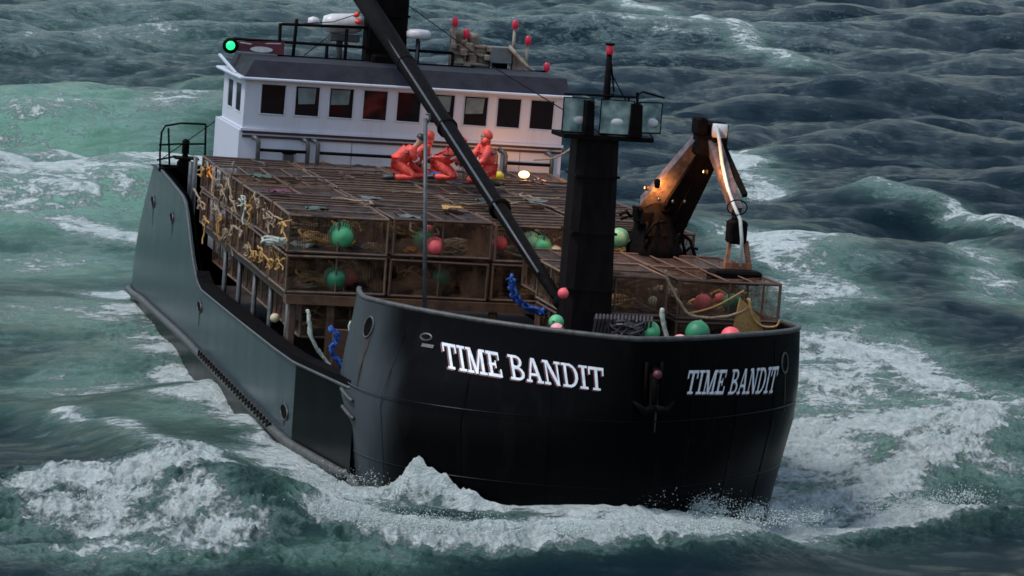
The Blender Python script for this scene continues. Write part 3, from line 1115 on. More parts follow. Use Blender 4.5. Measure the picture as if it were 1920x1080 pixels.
def word(text, sA, zA, sB, zB, capA, capB, off, dsA=0, dsB=0):
    """letters between two points of the shell; initials larger"""
    adv, place = 0.0, []
    for i, chh in enumerate(text):
        if chh == ' ':
            adv += .42
            continue
        k = 1.0
        wd_ = GL[chh][0] * k
        place.append((chh, adv, k))
        adv += wd_ + .06
    tot = adv - .06
    for li, (chh, a0, k) in enumerate(place):
        wd_, prims = GL[chh]
        nu, nv = int(44 * wd_) + 1, 40
        for layer in (1, 0):
            mbl = MB()
            sh_u, sh_v = (-.07, -.055) if layer else (0, 0)
            us = (np.arange(nu) + .5) / nu * wd_
            vs = (np.arange(nv) + .5) / nv
            U, V = np.meshgrid(us, vs)
            msk = np.zeros(U.shape, bool)
            for f in prims:
                msk |= f(U, V)
            vid = {}
            verts, faces = [], []
            for j in range(nv):
                i = 0
                while i < nu:
                    if not msk[j, i]:
                        i += 1
                        continue
                    i2 = i
                    while i2 + 1 < nu and msk[j, i2 + 1] and i2 - i < 7:
                        i2 += 1
                    qd = []
                    for (ii, jj) in ((i, j), (i2 + 1, j), (i2 + 1, j + 1), (i, j + 1)):
                        key = (ii, jj)
                        if key not in vid:
                            u = (a0 + (ii / nu * wd_ + sh_u) * k) / tot
                            v = (jj / nv + sh_v) * k
                            s = sA + (sB - sA) * u + (jj / nv) * (dsA + (dsB - dsA) * u)
                            z = zA + (zB - zA) * u + v * (capA + (capB - capA) * u)
                            vid[key] = len(verts)
                            verts.append(shell(s, z, off + (0.004 if not layer else 0.0)))
                        qd.append(vid[key])
                    faces.append(qd)
                    i = i2 + 1
            mbl.add(verts, faces)
            yield layer, mbl


def lettering(pA, pB, topA, topB, lab):
    sA, zA = on_shell(*pA)
    sB, zB = on_shell(*pB)
    tA, tB = on_shell(*topA), on_shell(*topB)
    capA, capB = tA[1] - zA, tB[1] - zB
    parts = [[MB(), MB()], [MB(), MB()]]
    for n_, (layer, m_) in enumerate(word('TIME BANDIT', sA, zA, sB, zB, capA, capB, 0.02, tA[0] - sA, tB[0] - sB)):
        parts[0 if n_ // 2 < 4 else 1][layer].add(m_.v, m_.f)
    for wd_, (front, back) in zip(('TIME', 'BANDIT'), parts):
        tag(front.build('lettering', 'letter', hull), lab % wd_)
        back.build('lettering_shadow', 'maroon', hull)


lettering((836, 689), (1133, 733), (829, 641), (1131, 690), 'white slab serif word %s on the starboard bow')
lettering((1282, 738), (1449, 736), (1291, 694), (1459, 686), 'white slab serif word %s on the port bow')

# ---- anchor housed at the stem -------------------------------------------
anchor = MB()
s0, z0 = on_shell(1222, 762)
s1, z1 = on_shell(1222, 678)
sc_ = (s0 + s1) / 2
for ds in (-.17, .17):
    anchor.tube([shell(sc_ + ds, z0 + .15, .06), shell(sc_ + ds, z1, .06)], 0.035, 0, 6)
anchor.tube([shell(sc_, z0 - .05, .12), shell(sc_, z1 - .1, .12)], 0.06, 0, 8)
for sg in (-1, 1):
    anchor.tube([shell(sc_, z0, .13), shell(sc_ + sg * .22, z0 - .06, .2), shell(sc_ + sg * .42, z0 + .12, .16)], [.08, .08, .02], 0, 6)
anchor.sphere(shell(sc_, z1 - .22, .17), .09, 1, 10)
anchor.build('anchor', ['blackiron', 'maroon'], boat)

# ---- sheet of water thrown up against the bow ------------------------------
lipx = [(684, 928), (715, 915), (742, 900), (762, 874), (778, 850), (804, 860), (836, 880), (868, 905), (905, 925), (965, 946)]
fld = MB()
NS, NR = 64, 12
fv, fa = [], []
tt = np.linspace(0, len(lipx) - 1.001, NS)
rsn = np.random.default_rng(8)
jx = np.convolve(rsn.normal(size=NS + 10), np.hanning(7) / 3, 'valid')[:NS]
for a_, t_ in enumerate(tt):
    i_ = int(t_)
    px, py = np.array(lipx[i_]) * (1 - t_ + i_) + np.array(lipx[i_ + 1]) * (t_ - i_)
    s0, z0 = on_shell(px, py)
    out_ = .12 + .75 * max(0, (px - 776) / 190) ** 1.2 + .25 * max(0, (776 - px) / 90)
    lipz = z0 - .06 + .07 * jx[a_]
    low = -.45
    row = []
    for k in range(NR):
        f = k / (NR - 1)
        # from the lip, rolling outward and down to the sea
        o_ = .02 + out_ * .25 + (.55 + out_ * .5) * f ** 1.2 + .02 * jx[a_] * f
        z_ = lipz + .12 * math.sin(math.pi * f * .9) - (lipz - low) * f ** 1.25 + .035 * f * math.sin(a_ * .5 + f * 4) + .012 * rsn.normal()
        fv.append(shell(s0, z_, o_))
        fa.append(np.clip(1.2 - 1.1 * f + .10 * jx[(a_ * 3) % NS], .62, 1))
fld.sheet(np.array(fv).reshape(NS, NR, 3))
fo2 = fld.build('bow_wave', 'black')
fo2.data.materials.clear()
fo2.data.materials.append(sea.data.materials[0])
fo2.matrix_world = B
for nm, arr in (('foam', fa), ('aer', [0.25] * len(fa))):
    a = fo2.data.attributes.new(nm, 'FLOAT', 'POINT')
    a.data.foreach_set('value', np.array(arr, np.float32))
tag(fo2, kind='structure')

# ---- decks ---------------------------------------------------------------
mb = MB()
for x0, x1, hw in ((-8.0, 14, 4.95), (14, 19.5, 4.4)):
    mb.box((x0, YC - hw, 0.3), (x1, YC + hw, 0.45 if x0 < 0 else 0.46))
mb.build('main_deck', 'deck', boat)
mb = MB()
mb.box((19.5, YC - 3.8, 2.2), (20.8, YC + 3.6, 2.4))
mb.box((20.8, YC - 2.6, 2.2), (21.7, YC + 2.4, 2.405))
mb.box((15.0, -0.8, 2.2), (19.5, YC + 4.4, 2.41))
mb.build('foredeck', 'deck', boat)
# ---- pot rack: beam and posts under the front of the stack ---------------
mb = MB()
mb.box((13.2, -5.15, 2.86), (13.55, 3.9, 3.06))
mb.build('rack_beam', 'beam', boat)
for y in (-5.05, -4.2, -3.1, -1.9, -0.6, 0.7, 2.0, 3.6):
    mb = MB()
    mb.box((13.22, y, 0.46), (13.42, y + .16, 2.855), 0, 0.02)
    mb.build('rack_post', 'beam' if y > -4.9 else 'potbar', boat)
for x in np.arange(3.7, 13.0, 2.3):
    mb = MB()
    mb.tube([(x, -4.98, 0.46), (x, -4.98, 3.0)], 0.06, 0, 8)
    mb.build('rack_post', 'greyiron', boat)
mb = MB()
mb.box((0.3, -5.1, 2.9), (13.19, 3.9, 3.04))
mb.build('rack_floor', 'deck', boat)
# brown plank gate below the stack, forward starboard
mb = MB()
for i in range(9):
    y = -4.35 + i * .36
    mb.box((14.9, y, 0.47), (14.98, y + .34, 2.55), 0, 0.015)
mb.bar((14.87 + .16, -4.3, 0.7), (14.87 + .16, -1.6, 2.4), .05, .1)
mb.build('plank_gate', 'plank', boat)
mb = MB()
mb.tube([(16.2, -4.75, 1.62), (18.3, -4.62, 1.72)], 0.10, 0, 12)
mb.build('rail_roller', 'greyiron', boat)

# ---- wheelhouse ----------------------------------------------------------
wh = MB()
y0h, y1h = -4.2, 4.2
wins = [(-3.79 + i * 0.884, -3.79 + i * 0.884 + 0.64) for i in range(9)]
zk, zr = 5.54, 6.78
zw0, zw1 = 5.92, 6.69
ycuts = sorted([y0h, y1h] + [a for p_ in wins for a in p_])


def wall_cells(m_, cuts, holes, z0, z1, hz0, hz1, fn, mi=0):
    for a, b in zip(cuts[:-1], cuts[1:]):
        if b - a < 1e-5:
            continue
        hole = any(abs(a - h[0]) < 1e-4 for h in holes)
        bands = ((z0, hz0), (hz1, z1)) if hole else ((z0, hz0), (hz0, hz1), (hz1, z1))
        for c, d in bands:
            m_.add([fn(a, c), fn(b, c), fn(b, d), fn(a, d)], [(0, 1, 2, 3)], mi)
        if hole:
            for (p0, p1) in (((a, hz0), (b, hz0)), ((b, hz0), (b, hz1)), ((b, hz1), (a, hz1)), ((a, hz1), (a, hz0))):
                f0, f1 = fn(*p0), fn(*p1)
                m_.add([f0, f1, tuple(np.array(f1) + inw), tuple(np.array(f0) + inw)], [(0, 1, 2, 3)], mi)


inw = np.array([-0.07, 0, 0])
wall_cells(wh, ycuts, wins, zk, zr, zw0, zw1, lambda y, z: (0.0 + 0.10 * (z - zk) / 1.2, y, z))
# starboard side with two windows, port side
sw = [(-1.35, -0.45), (-2.75, -1.85)]
xc = sorted([-3.6, 0.0] + [a for p_ in sw for a in p_])
inw = np.array([0, 0.07, 0])
wall_cells(wh, xc, sw, zk, zr, 5.90, 6.62, lambda x, z: (x + (0.10 * (z - zk) / 1.2 if x == 0 else 0), y0h, z))
inw = np.array([0, -0.07, 0])
wall_cells(wh, xc, sw, zk, zr, 5.90, 6.62, lambda x, z: (x + (0.10 * (z - zk) / 1.2 if x == 0 else 0), y1h, z))
wh.add([(-3.6, y0h, zk), (-3.6, y1h, zk), (-3.6, y1h, zr), (-3.6, y0h, zr)], [(0, 1, 2, 3)])
# sill ledge
wh.box((-3.62, y0h - .05, zk - .06), (0.06, y1h + .05, zk))
whouse = wh.build('wheelhouse', 'white', boat)
# floor and back partition so the cabin is not empty
mb = MB()
mb.box((-3.5, -4.1, zk + .01), (-0.15, 4.1, zk + .05), 0)
mb.box((-2.6, -4.1, zk + .05), (-2.55, 4.1, zr - .02), 0)
mb.box((-0.75, -3.9, zk + .05), (-0.25, 3.9, zk + .38), 0)
mb.build('cabin_interior', 'deck', whouse)
for i, (a, b) in enumerate(wins):
    mb = MB()
    xo = 0.035
    mb.add([(xo - .06 + .02, a, zw0), (xo - .06 + .02, b, zw0), (xo + .06 - .04, b, zw1), (xo + .06 - .04, a, zw1)], [(0, 1, 2, 3)], 0)
    fr = [(xo + .005, a, zw0), (xo + .005, b, zw0), (xo + .065, b, zw1), (xo + .065, a, zw1), (xo + .005, a, zw0)]
    mb.tube(fr, 0.022, 1, 4)
    if i in (1, 2, 5, 6):
        z_ = zw0 + (.30 if i != 2 else .33)
        mb.add([(xo, a + .05 + .05 * (i == 1), z_), (xo, b - .12, z_ + .03), (xo + .045, b - .10, zw1 - .04), (xo + .045, a + .06, zw1 - .05)], [(0, 1, 2, 3)], 2)
    mb.build('window', ['glassdark', 'white', 'blind'], whouse)
for sy in (y0h, y1h):
    for a, b in sw:
        mb = MB()
        y = sy + (-.006 if sy < 0 else .006)
        mb.add([(a, y, 5.90), (b, y, 5.90), (b, y, 6.62), (a, y, 6.62)], [(0, 1, 2, 3)], 0)
        mb.tube([(a, sy, 5.9), (b, sy, 5.9), (b, sy, 6.62), (a, sy, 6.62), (a, sy, 5.9)], 0.02, 1, 4)
        mb.build('side_window', ['glassdark', 'white'], whouse)
# roof: white edge + dark visor
mb = MB()
mb.box((-4.0, y0h - .18, zr + .0), (0.28, y1h + .14, zr + .075), 0, 0.02)
mb.build('roof', 'white', whouse)
mb = MB()
zc0, zc1 = zr + .078, zr + .50
mb.hexa([(-3.3, -4.15, zc0), (0.24, -4.26, zc0), (0.24, 4.28, zc0), (-3.3, 4.2, zc0), (-3.3, -4.0, zc1), (-0.02, -4.0, zc1), (-0.02, 4.22, zc1), (-3.3, 4.15, zc1)])
mb.build('roof_visor', 'roofgrey', whouse)
# lower house
mb = MB()
hy0, hy1 = -4.28, 4.22
mb.add([(0.02, hy0, 2.0), (0.02, hy1, 2.0), (0.02, hy1, zk - .06), (0.02, hy0, zk - .06), (-4.2, hy0, 2.0), (-4.2, hy1, 2.0), (-4.2, hy1, zk - .06), (-4.2, hy0, zk - .06)],
       [(0, 1, 2, 3), (4, 0, 3, 7), (1, 5, 6, 2), (5, 4, 7, 6), (3, 2, 6, 7)])
lh = mb.build('lower_house', 'white', boat)
mb = MB()
for z_ in (zk - .0, zk - .105):
    mb.box((0.021, y0h + .0, z_ - .125), (0.068, y1h, z_ - .066))
mb.build('stripe', 'stripe', lh)
mb = MB()
for y in (-1.35, 3.1):
    mb.box((0.021, y, 4.6), (0.028, y + .012, zk - .16))
mb.build('seam', 'greyiron', lh)
# bent vent pipes and grab rails on the front
pipes = [-3.80, -2.52, -2.26, 2.42, 2.68, 3.92]
for y in pipes:
    mb = MB()
    mb.tube([(0.25, y, 4.2), (0.25, y, 5.20), (0.24, y - .03, 5.28), (0.2, y - .09, 5.32), (0.06, y - .12, 5.32)], 0.058, 0, 8)
    mb.build('vent_pipe', 'greyiron', boat)
for a, b in ((-3.8, -2.52), (-2.26, 2.42), (2.68, 3.92)):
    mb = MB()
    mb.tube([(0.25, a, 5.02), (0.25, b, 5.02)], 0.045, 0, 6)
    mb.build('grab_rail', 'blackiron', boat)
mb = MB()
mb.box((0.03, -3.12, 4.72), (0.22, -2.86, 4.95), 0, .02)
mb.box((0.10, -3.16, 4.95), (0.26, -2.82, 5.0), 1)
mb.build('porthole_box', ['greyiron', 'blackiron'], boat)

# ---- roof top gear -------------------------------------------------------
zt = zc1


def tubes(name, lst, r, m_, parent=boat, n=6):
    mb_ = MB()
    for l in lst:
        mb_.tube(l, r, 0, n)
    return mb_.build(name, m_, parent)


tubes('roof_railing', [[(-2.5, -2.95, 8.12), (-2.5, -0.6, 8.17)], [(-2.5, -4.2, 7.66), (-2.5, 1.7, 7.64)], [(-2.5, -2.95, 7.28), (-2.5, 2.3, 7.28)],
                       [(-2.5, -2.95, 7.0), (-2.5, -2.98, 8.14)], [(-2.5, -2.6, 7.0), (-2.5, -2.55, 8.28)], [(-2.5, -1.7, 7.0), (-2.5, -1.7, 7.65)],
                       [(-2.5, -1.2, 7.0), (-2.5, -1.2, 8.1)], [(-2.5, 0.75, 7.0), (-2.5, 0.75, 7.9)], [(-2.5, 1.7, 7.0), (-2.5, 1.7, 7.64)]], 0.045, 'blackiron')
# starboard running-light board, lamp at its outboard end
mb = MB()
mb.hexa([(-2.62, -4.2, 7.36), (-2.4, -4.2, 7.36), (-2.4, -2.85, 7.32), (-2.62, -2.85, 7.32), (-2.62, -4.2, 7.60), (-2.4, -4.2, 7.60), (-2.4, -2.85, 7.66), (-2.62, -2.85, 7.66)], 0)
n = 18
mb.add([(-2.39, -3.45 + .30 * math.cos(2 * math.pi * k / n), 7.43 + .075 * math.sin(2 * math.pi * k / n)) for k in range(n)], [tuple(range(n))], 1)
mb.add([(-2.39, -4.05, 7.57), (-2.39, -3.75, 7.54), (-2.39, -3.7, 7.57), (-2.39, -4.0, 7.60)], [(0, 1, 2, 3)], 1)
mb.add([(-2.39, -3.4, 7.585), (-2.39, -2.95, 7.60), (-2.39, -2.95, 7.625), (-2.39, -3.3, 7.61)], [(0, 1, 2, 3)], 1)
lb = mb.build('running_light_board', ['maroon', 'offwhite'], boat)
mb = MB()
mb.lathe([(0.12, -.12), (0.2, -.05), (0.21, .05), (0.17, .09)], (-2.4, -4.27, 7.48), (1, -.2, 0), 0)
mb.sphere((-2.27, -4.29, 7.49), 0.115, 1, 12)
mb.build('running_light', ['blackiron', 'greenlamp'], lb)
# diagonal white brace at the bridge wing
mb = MB()
mb.bar((-0.9, -4.32, 6.86), (-3.9, -4.32, 7.15), .07, .05)
mb.build('wing_brace', 'white', boat)
# liferaft canister, radar
mb = MB()
mb.lathe([(0.02, -.55), (.2, -.5), (.26, -.3), (.27, .3), (.2, .5), (.02, .55)], (-2.9, -1.25, 8.22), (0, 1, 0.05))
mb.lathe([(0.10, -.12), (0.14, 0), (.1, .14), (.02, .18)], (-2.9, -2.05, 8.22), (0, 1, 0.05), 0)
mb.box((-3.1, -1.6, 7.75), (-2.7, -0.8, 7.95), 1, .03)
mb.tube([(-2.9, -1.3, 7.0), (-2.9, -1.3, 7.8)], .09, 1, 8)
mb.build('liferaft_canister', ['offwhite', 'greyiron'], boat)
mb = MB()
mb.lathe([(0.30, -.10), (0.34, -.06), (.34, .08), (.26, .13), (.02, .15)], (-2.5, 0.72, 8.07), (0, 0, 1), 0, 24)
mb.tube([(-2.5, .72, 7.0), (-2.5, .72, 7.96)], .05, 1, 8)
mb.build('radar_dome', ['offwhite', 'greyiron'], boat)
# main mast
mm = MB()
mm.box((-3.1, -0.66, 7.0), (-2.4, 0.42, 11.5), 0, .08)
for z_ in (7.6, 8.5, 9.4):
    mm.box((-3.13, -0.69, z_), (-2.37, 0.45, z_ + .06), 0)
mm.box((-2.4, -0.55, 7.05), (-2.0, 0.3, 7.5), 0, .05)
mmast = mm.build('main_mast', 'blackiron', boat)
mb = MB()
mb.lathe([(0.02, -.07), (.08, -.05), (.1, 0), (.08, .05), (.02, .07)], (-2.3, -0.95, 8.32), (0, 0, 1))
mb.lathe([(0.02, -.07), (.06, -.05), (.08, 0), (.06, .05), (.02, .07)], (-2.3, -1.0, 8.50), (0, 0, 1))
mb.build('red_floats', mat('red_float', (.9, .06, .03), .4), mmast)
# exhaust group, crates and lamp stalks aft of the wheelhouse
ex = MB()
for (y, z_, r) in ((1.95, 8.1, .20), (2.35, 8.0, .17), (2.62, 7.7, .20)):
    ex.lathe([(r, 0), (r * 1.02, z_ - 6.9), (r * 1.15, z_ - 6.88), (r * 1.1, z_ - 6.75), (r * .5, z_ - 6.72)], (-3.2, y, 6.9))
for z_ in (7.1, 7.35, 7.6, 7.82):
    ex.tube([(-3.0, 1.75, z_), (-2.95, 2.2, z_ + .03), (-3.0, 2.8, z_ - .02)], .05, 0, 6)
for i in range(22):
    c = np.array([-3.0 + random.uniform(-.1, .1), random.uniform(1.75, 2.8), random.uniform(7.0, 7.95)])
    q_ = random.uniform(.05, .13)
    ex.box(c - q_, c + q_, 0, q_ * .3)
ex.build('exhaust_stack', 'tan', boat)
mb = MB()
mb.box((-3.4, 2.82, 7.42), (-2.9, 3.42, 7.86), 0, .02)
mb.box((-3.38, 2.84, 6.9), (-3.3, 3.40, 7.42), 1)
mb.tube([(-2.95, 2.86, 6.95), (-2.95, 2.86, 7.42)], .03, 0)
mb.tube([(-2.95, 3.38, 6.95), (-2.95, 3.38, 7.42)], .03, 0)
mb.build('winch_box', ['greybox', 'blackiron'], boat)
mb = MB()
mb.hexa([(-3.5, 3.46, 6.9), (-2.9, 3.46, 6.9), (-2.9, 4.3, 6.9), (-3.5, 4.3, 6.9), (-3.4, 3.46, 7.78), (-3.0, 3.46, 7.78), (-3.0, 3.75, 7.62), (-3.4, 3.75, 7.62)], 0)
mb.tube([(-2.85, 3.3, 7.9), (-2.8, 3.8, 7.4), (-2.7, 4.35, 7.05)], .06, 0)
mb.tube([(-2.7, 3.6, 6.95), (-2.65, 3.9, 7.28), (-2.65, 4.3, 7.3)], .03, 1)
mb.build('davit_block', ['tan', 'blackiron'], boat)
for (px, py, pb) in ((853, 40, 150), (875, 62, 150), (966, 45, 110), (990, 75, 130), (1025, 125, 155)):
    t = bp(px, py, 'x', -3.05)
    b_ = bp(px, pb, 'x', -3.05)
    mb = MB()
    mb.tube([(t[0], t[1], min(b_[2], t[2] - .3)), (t[0], t[1], t[2] - .1)], .045 if px > 860 else .07, 1, 8)
    mb.lathe([(.07, -.12), (.085, -.1), (.085, .06), (.05, .11), (.02, .12)], (t[0] + .02, t[1], t[2]), (0, 0, 1), 0, 12)
    mb.build('mast_lamp', ['redlens', 'tan'], boat)

# ---- aft quarter railing -------------------------------------------------
mb = MB()
for pts in ([(300, 322), (300, 285), (303, 248), (310, 236), (340, 231), (386, 233)], [(298, 272), (330, 270), (384, 270)], [(294, 300), (330, 293)],
            [(318, 318), (316, 240)], [(384, 300), (386, 233)], [(296, 318), (340, 312), (376, 312)]):
    mb.tube([bp(px, py, 'x', -6.0) for px, py in pts], .028, 0, 6)
mb.build('quarter_railing', 'blackiron', boat)
mb = MB()
mb.lathe([(.05, 0), (.07, .1), (.20, .2), (.22, .4), (.1, .55), (.07, .62), (.10, .66), (.10, 1.0), (.03, 1.05)], (-6.2, -4.75, 3.62), (0, 0, 1))
mb.box((-6.55, -5.05, 4.12), (-5.9, -4.4, 4.17), 0)
mb.build('capstan', 'blackiron', boat)
tubes('quarter_post', [[(-2.6, -4.97, 2.9), (-2.6, -4.97, 4.5)], [(-3.4, -4.97, 2.9), (-3.4, -4.97, 4.3)]], .06, 'greyiron')

# ---- foremast ------------------------------------------------------------
fx = 19.3
pl, pr_ = bp(1087, 262, 'x', fx), bp(1164, 262, 'x', fx)
bl, br = bp(1062, 600, 'x', fx), bp(1150, 600, 'x', fx)
fm_ = MB()
zt_, zb_ = pl[2] + .02, 2.41
yl_t, yr_t, yl_b, yr_b = pl[1], pr_[1], bl[1], br[1]


def mring(yl, yr2, z):
    d0, d1, c = fx - .85, fx, .14
    return [(d0, yl + c, z), (d0 + c, yl, z), (d1 - c * 1.3, yl, z), (d1, yl + c, z), (d1, yr2 - c, z), (d1 - c, yr2, z), (d0 + c, yr2, z), (d0, yr2 - c, z)]


ra, rb = mring(yl_b - .04, yr_b + .03, zb_), mring(yl_t, yr_t, zt_)
fm_.add(ra + rb, [tuple(range(7, -1, -1)), tuple(range(8, 16))] + [(i, (i + 1) % 8, 8 + (i + 1) % 8, 8 + i) for i in range(8)])
for k in (0.12, 0.36, .6, .84):
    z_ = zb_ + (zt_ - zb_) * k
    ym = yl_b + (yl_t - yl_b) * k
    yn = yr_b + (yr_t - yr_b) * k
    fm_.box((fx - .87, ym - .02, z_), (fx + .02, yn + .02, z_ + .05))
fmast = fm_.build('foremast', 'mastpaint', boat)
mb = MB()
zp_ = zt_
yp0, yp1 = bp(1055, 262, 'x', fx)[1], bp(1224, 262, 'x', fx)[1]
mb.box((fx - .95, yp0, zp_), (fx + .08, yp1, zp_ + .09))
mb.build('light_platform', 'blackiron', fmast)
# pole with red lamp
p0, p1 = bp(1132, 256, 'x', fx - .2), bp(1143, 100, 'x', fx - .2)
mb = MB()
mb.tube([p0, (p0 + p1) / 2, p1], [.085, .075, .055], 0, 8)
mb.tube([p0 + (0, .14, .9), p1 + (0, .05, -.2)], .02, 0, 5)
mb.bar(p0 + (0, -.02, .75), p0 + (0, .14, .85), .06)
mb.lathe([(.07, -.02), (.075, .0), (.075, .15), (.07, .16)], p1, (0, 0, 1), 1, 12)
mb.lathe([(.10, .16), (.10, .2), (.03, .21)], p1, (0, 0, 1), 0, 12)
mb.build('top_pole', ['blackiron', 'redlens'], fmast)


# big square floodlights: black housing with clear square glass reflector
def screen_mat():
    m = bpy.data.materials.new('floodlight_glass')
    m.use_nodes = True
    t = m.node_tree
    p = t.nodes['Principled BSDF']
    p.inputs['Roughness'].default_value = 0.12
    tc = t.nodes.new('ShaderNodeTexCoord')
    g = t.nodes.new('ShaderNodeTexNoise')
    g.inputs['Scale'].default_value = 3.5
    t.links.new(tc.outputs['Object'], g.inputs['Vector'])
    r = t.nodes.new('ShaderNodeValToRGB')
    r.color_ramp.elements[0].color = (0.10, 0.17, 0.17, 1)
    r.color_ramp.elements[1].color = (0.36, 0.47, 0.44, 1)
    r.color_ramp.elements[0].position, r.color_ramp.elements[1].position = .35, .65
    t.links.new(g.outputs['Fac'], r.inputs[0])
    t.links.new(r.outputs[0], p.inputs['Base Color'])
    p.inputs['Alpha'].default_value = 0.82
    return m


M['flood'] = screen_mat()


def floodlight(pa, pb, x, yaw_dx, depth=.28):
    """glass square between two picture corners, housing behind"""
    a, b = bp(*pa, 'x', x), bp(*pb, 'x', x)
    y0, y1, z1, z0 = a[1], b[1], a[2], b[2]
    m_ = MB()
    g = [(x, y0, z0), (x + yaw_dx, y1, z0), (x + yaw_dx, y1, z1), (x, y0, z1)]
    m_.add(g, [(0, 1, 2, 3)], 0)
    m_.tube(g + [g[0], g[1]], .018, 1, 5)
    yc_, zc_ = (y0 + y1) / 2, (z0 + z1) / 2
    # dished reflector behind the glass
    m_.lathe([((y1 - y0) * .46, -.06), ((y1 - y0) * .40, -.16), ((y1 - y0) * .2, -.24), (.05, -.26)], (x + yaw_dx / 2, yc_, zc_), (1, 0, 0), 2, 16)
    m_.sphere((x + yaw_dx / 2 - .03, yc_ + .03, zc_ - .10), .13, 3, 14, (.4, 1.25, .75))
    for k in range(2):
        pass
    fl = m_.build('floodlight', ['flood', 'blackiron', 'blind', 'offwhite'], fmast)
    return fl


floodlight((1058, 182), (1110, 250), fx - .1, -.05)
floodlight((1128, 186), (1184, 254), fx + .0, .02)
floodlight((1200, 192), (1244, 252), fx - .05, -.25)
for (pa, pb) in (((1100, 188), (1113, 254)), ((1184, 194), (1203, 258))):
    a, b = bp(*pa, 'x', fx + .1), bp(*pb, 'x', fx + .1)
    mb = MB()
    mb.hexa([(fx - .25, a[1], b[2]), (fx + .12, a[1], b[2]), (fx + .12, b[1], b[2]), (fx - .25, b[1], b[2]), (fx - .25, a[1] + .01, a[2]), (fx + .12, a[1] + .02, a[2]), (fx + .12, b[1] - .03, a[2] - .03), (fx - .25, b[1], a[2])])
    mb.build('floodlight_housing', 'blackiron', fmast)
fr_ = [bp(px, py, 'x', fx - .05) for px, py in ((1058, 176), (1110, 178), (1190, 182), (1205, 172), (1246, 184))]
mb = MB()
mb.tube(fr_, .022, 0, 5)
mb.tube([bp(1195, 173, 'x', fx - .05), bp(1195, 258, 'x', fx - .05)], .03, 0, 5)
mb.tube([bp(1179, 182, 'x', fx - .05), bp(1177, 258, 'x', fx - .05)], .02, 0, 5)
mb.build('light_cage', 'blackiron', fmast)

# ---- cargo boom from foremast heel to main mast --------------------------
bm_ = MB()
foot = bp(1050, 566, 'x', 18.6)
mid_ = bp(935, 400, 'x', 14.0)
mid2 = bp(800, 195, 'x', 4.5)
top_ = bp(676, -12, 'x', -2.2)
dirb = top_ - foot
pp = [foot + dirb * t for t in (0, .06, .3, .6, .85, 1)]
bm_.tube(pp, [.09, .13, .175, .21, .25, .26], 0, 12)
bm_.sphere(foot, .15, 0, 10)
boom = bm_.build('cargo_boom', 'blackiron', boat)
mb = MB()
offb = np.array([0.05, -.16, .12])
mb.tube([pp[1] + offb, pp[2] + offb, pp[4] + offb], .03, 0, 6)  # grey tube added as the highlight running along the boom
mb.build('boom_highlight', 'greyiron', boom)
for t in (.25, .5, .72):
    mb = MB()
    c = foot + dirb * t
    d_ = dirb / np.linalg.norm(dirb)
    mb.lathe([(.21, -.06), (.25, -.03), (.25, .03), (.21, .06)], c, d_, 0, 12)
    mb.build('boom_collar', 'blackiron', boom)
for (a_, b_) in ((bp(700, 2, 'x', -2.4), bp(300, 300, 'x', -6)), (bp(1128, 250, 'x', fx - .4), bp(765, 10, 'x', -2.4)), (bp(1142, 130, 'x', fx - .2), bp(1225, 260, 'x', fx - .2)), (bp(690, 20, 'x', -2.5), bp(560, 45, 'x', -2.5))):
    mb = MB()
    mb.tube([a_, (np.array(a_) + b_) / 2 - (0, 0, .12), b_], .013, 0, 5)
    mb.build('wire_stay', 'blackiron', boat)
# grey stay pole from bulwark to boom
mb = MB()
pA, pB = bp(796, 590, 'x', 20.6), bp(798, 222, 'x', 19.6)
mb.tube([pA, pB], .042, 0, 8)
mb.tube([pB + (0, .03, -.1), pB + (0, .09, .0), pB + (0, .07, .09), pB + (0, 0, .08)], .025, 0, 6)
mb.build('stay_pole', 'greyiron', boat)

# ---- knuckle crane on the port side --------------------------------------
cr = empty('deck_crane')
cr.parent = boat


def sub(m_, name, mats, parent):
    return m_.build(name, mats, parent)


A_ = bp(1228, 395, 'x', 13.95)
Bk = bp(1328, 248, 'x', 15.2)
Ck = bp(1380, 410, 'x', 16.6)
mb = MB()
base = np.array([13.95, A_[1] + .05, 0.5])
mb.lathe([(.55, 0), (.5, 2.0), (.48, 3.6), (.62, 3.75), (.62, 4.0), (.55, 4.1), (.46, 4.7), (.3, 5.0)], base, (0, 0, 1), 0, 16)
for i in range(26):
    a = random.uniform(0, 6.28)
    z_ = random.uniform(3.9, 5.5)
    c = base + np.array([math.cos(a) * .36, math.sin(a) * .55, z_ - .5])
    s_ = random.uniform(.06, .15)
    mb.box(c - s_, c + s_ * np.array([1, 1, random.uniform(.7, 1.5)]), 0, s_ * .25)
for i in range(34):
    a = random.uniform(0, 6.28)
    z_ = random.uniform(3.6, 4.9)
    c = base + np.array([math.cos(a) * .42, math.sin(a) * .6, z_])
    e2 = np.array([random.uniform(-.2, .2), random.uniform(-.45, .45), random.uniform(-.6, .3)])
    mb.tube([c, c + e2 * .5 + (0.1, 0, .12), c + e2], .035, 0, 6)
sub(mb, 'crane_pedestal', 'blackiron', cr)
for (px, py) in ((1262, 378), (1284, 378), (1236, 374)):
    c = bp(px, py, 'x', 14.75)
    mb = MB()
    mb.sphere(c, .03, 0, 10, (1, .9, 1.3))
    mb.build('hydraulic_fitting', 'greyiron', cr)


def arm(name, a, b, w0, h0, w1, h1_, m_):
    mb_ = MB()
    a, b = np.array(a), np.array(b)
    d = (b - a) / np.linalg.norm(b - a)
    u = np.array([1.0, 0.0, 0]) - d * d[0]
    u /= np.linalg.norm(u)
    v = np.cross(d, u)
    vs = []
    for p, ww, hh in ((a, w0, h0), (b, w1, h1_)):
        for s, t in ((-1, -1), (1, -1), (1, 1), (-1, 1)):
            vs.append(p + u * s * ww / 2 + v * t * hh / 2)
    mb_.hexa(vs)
    return mb_.build(name, m_, cr)


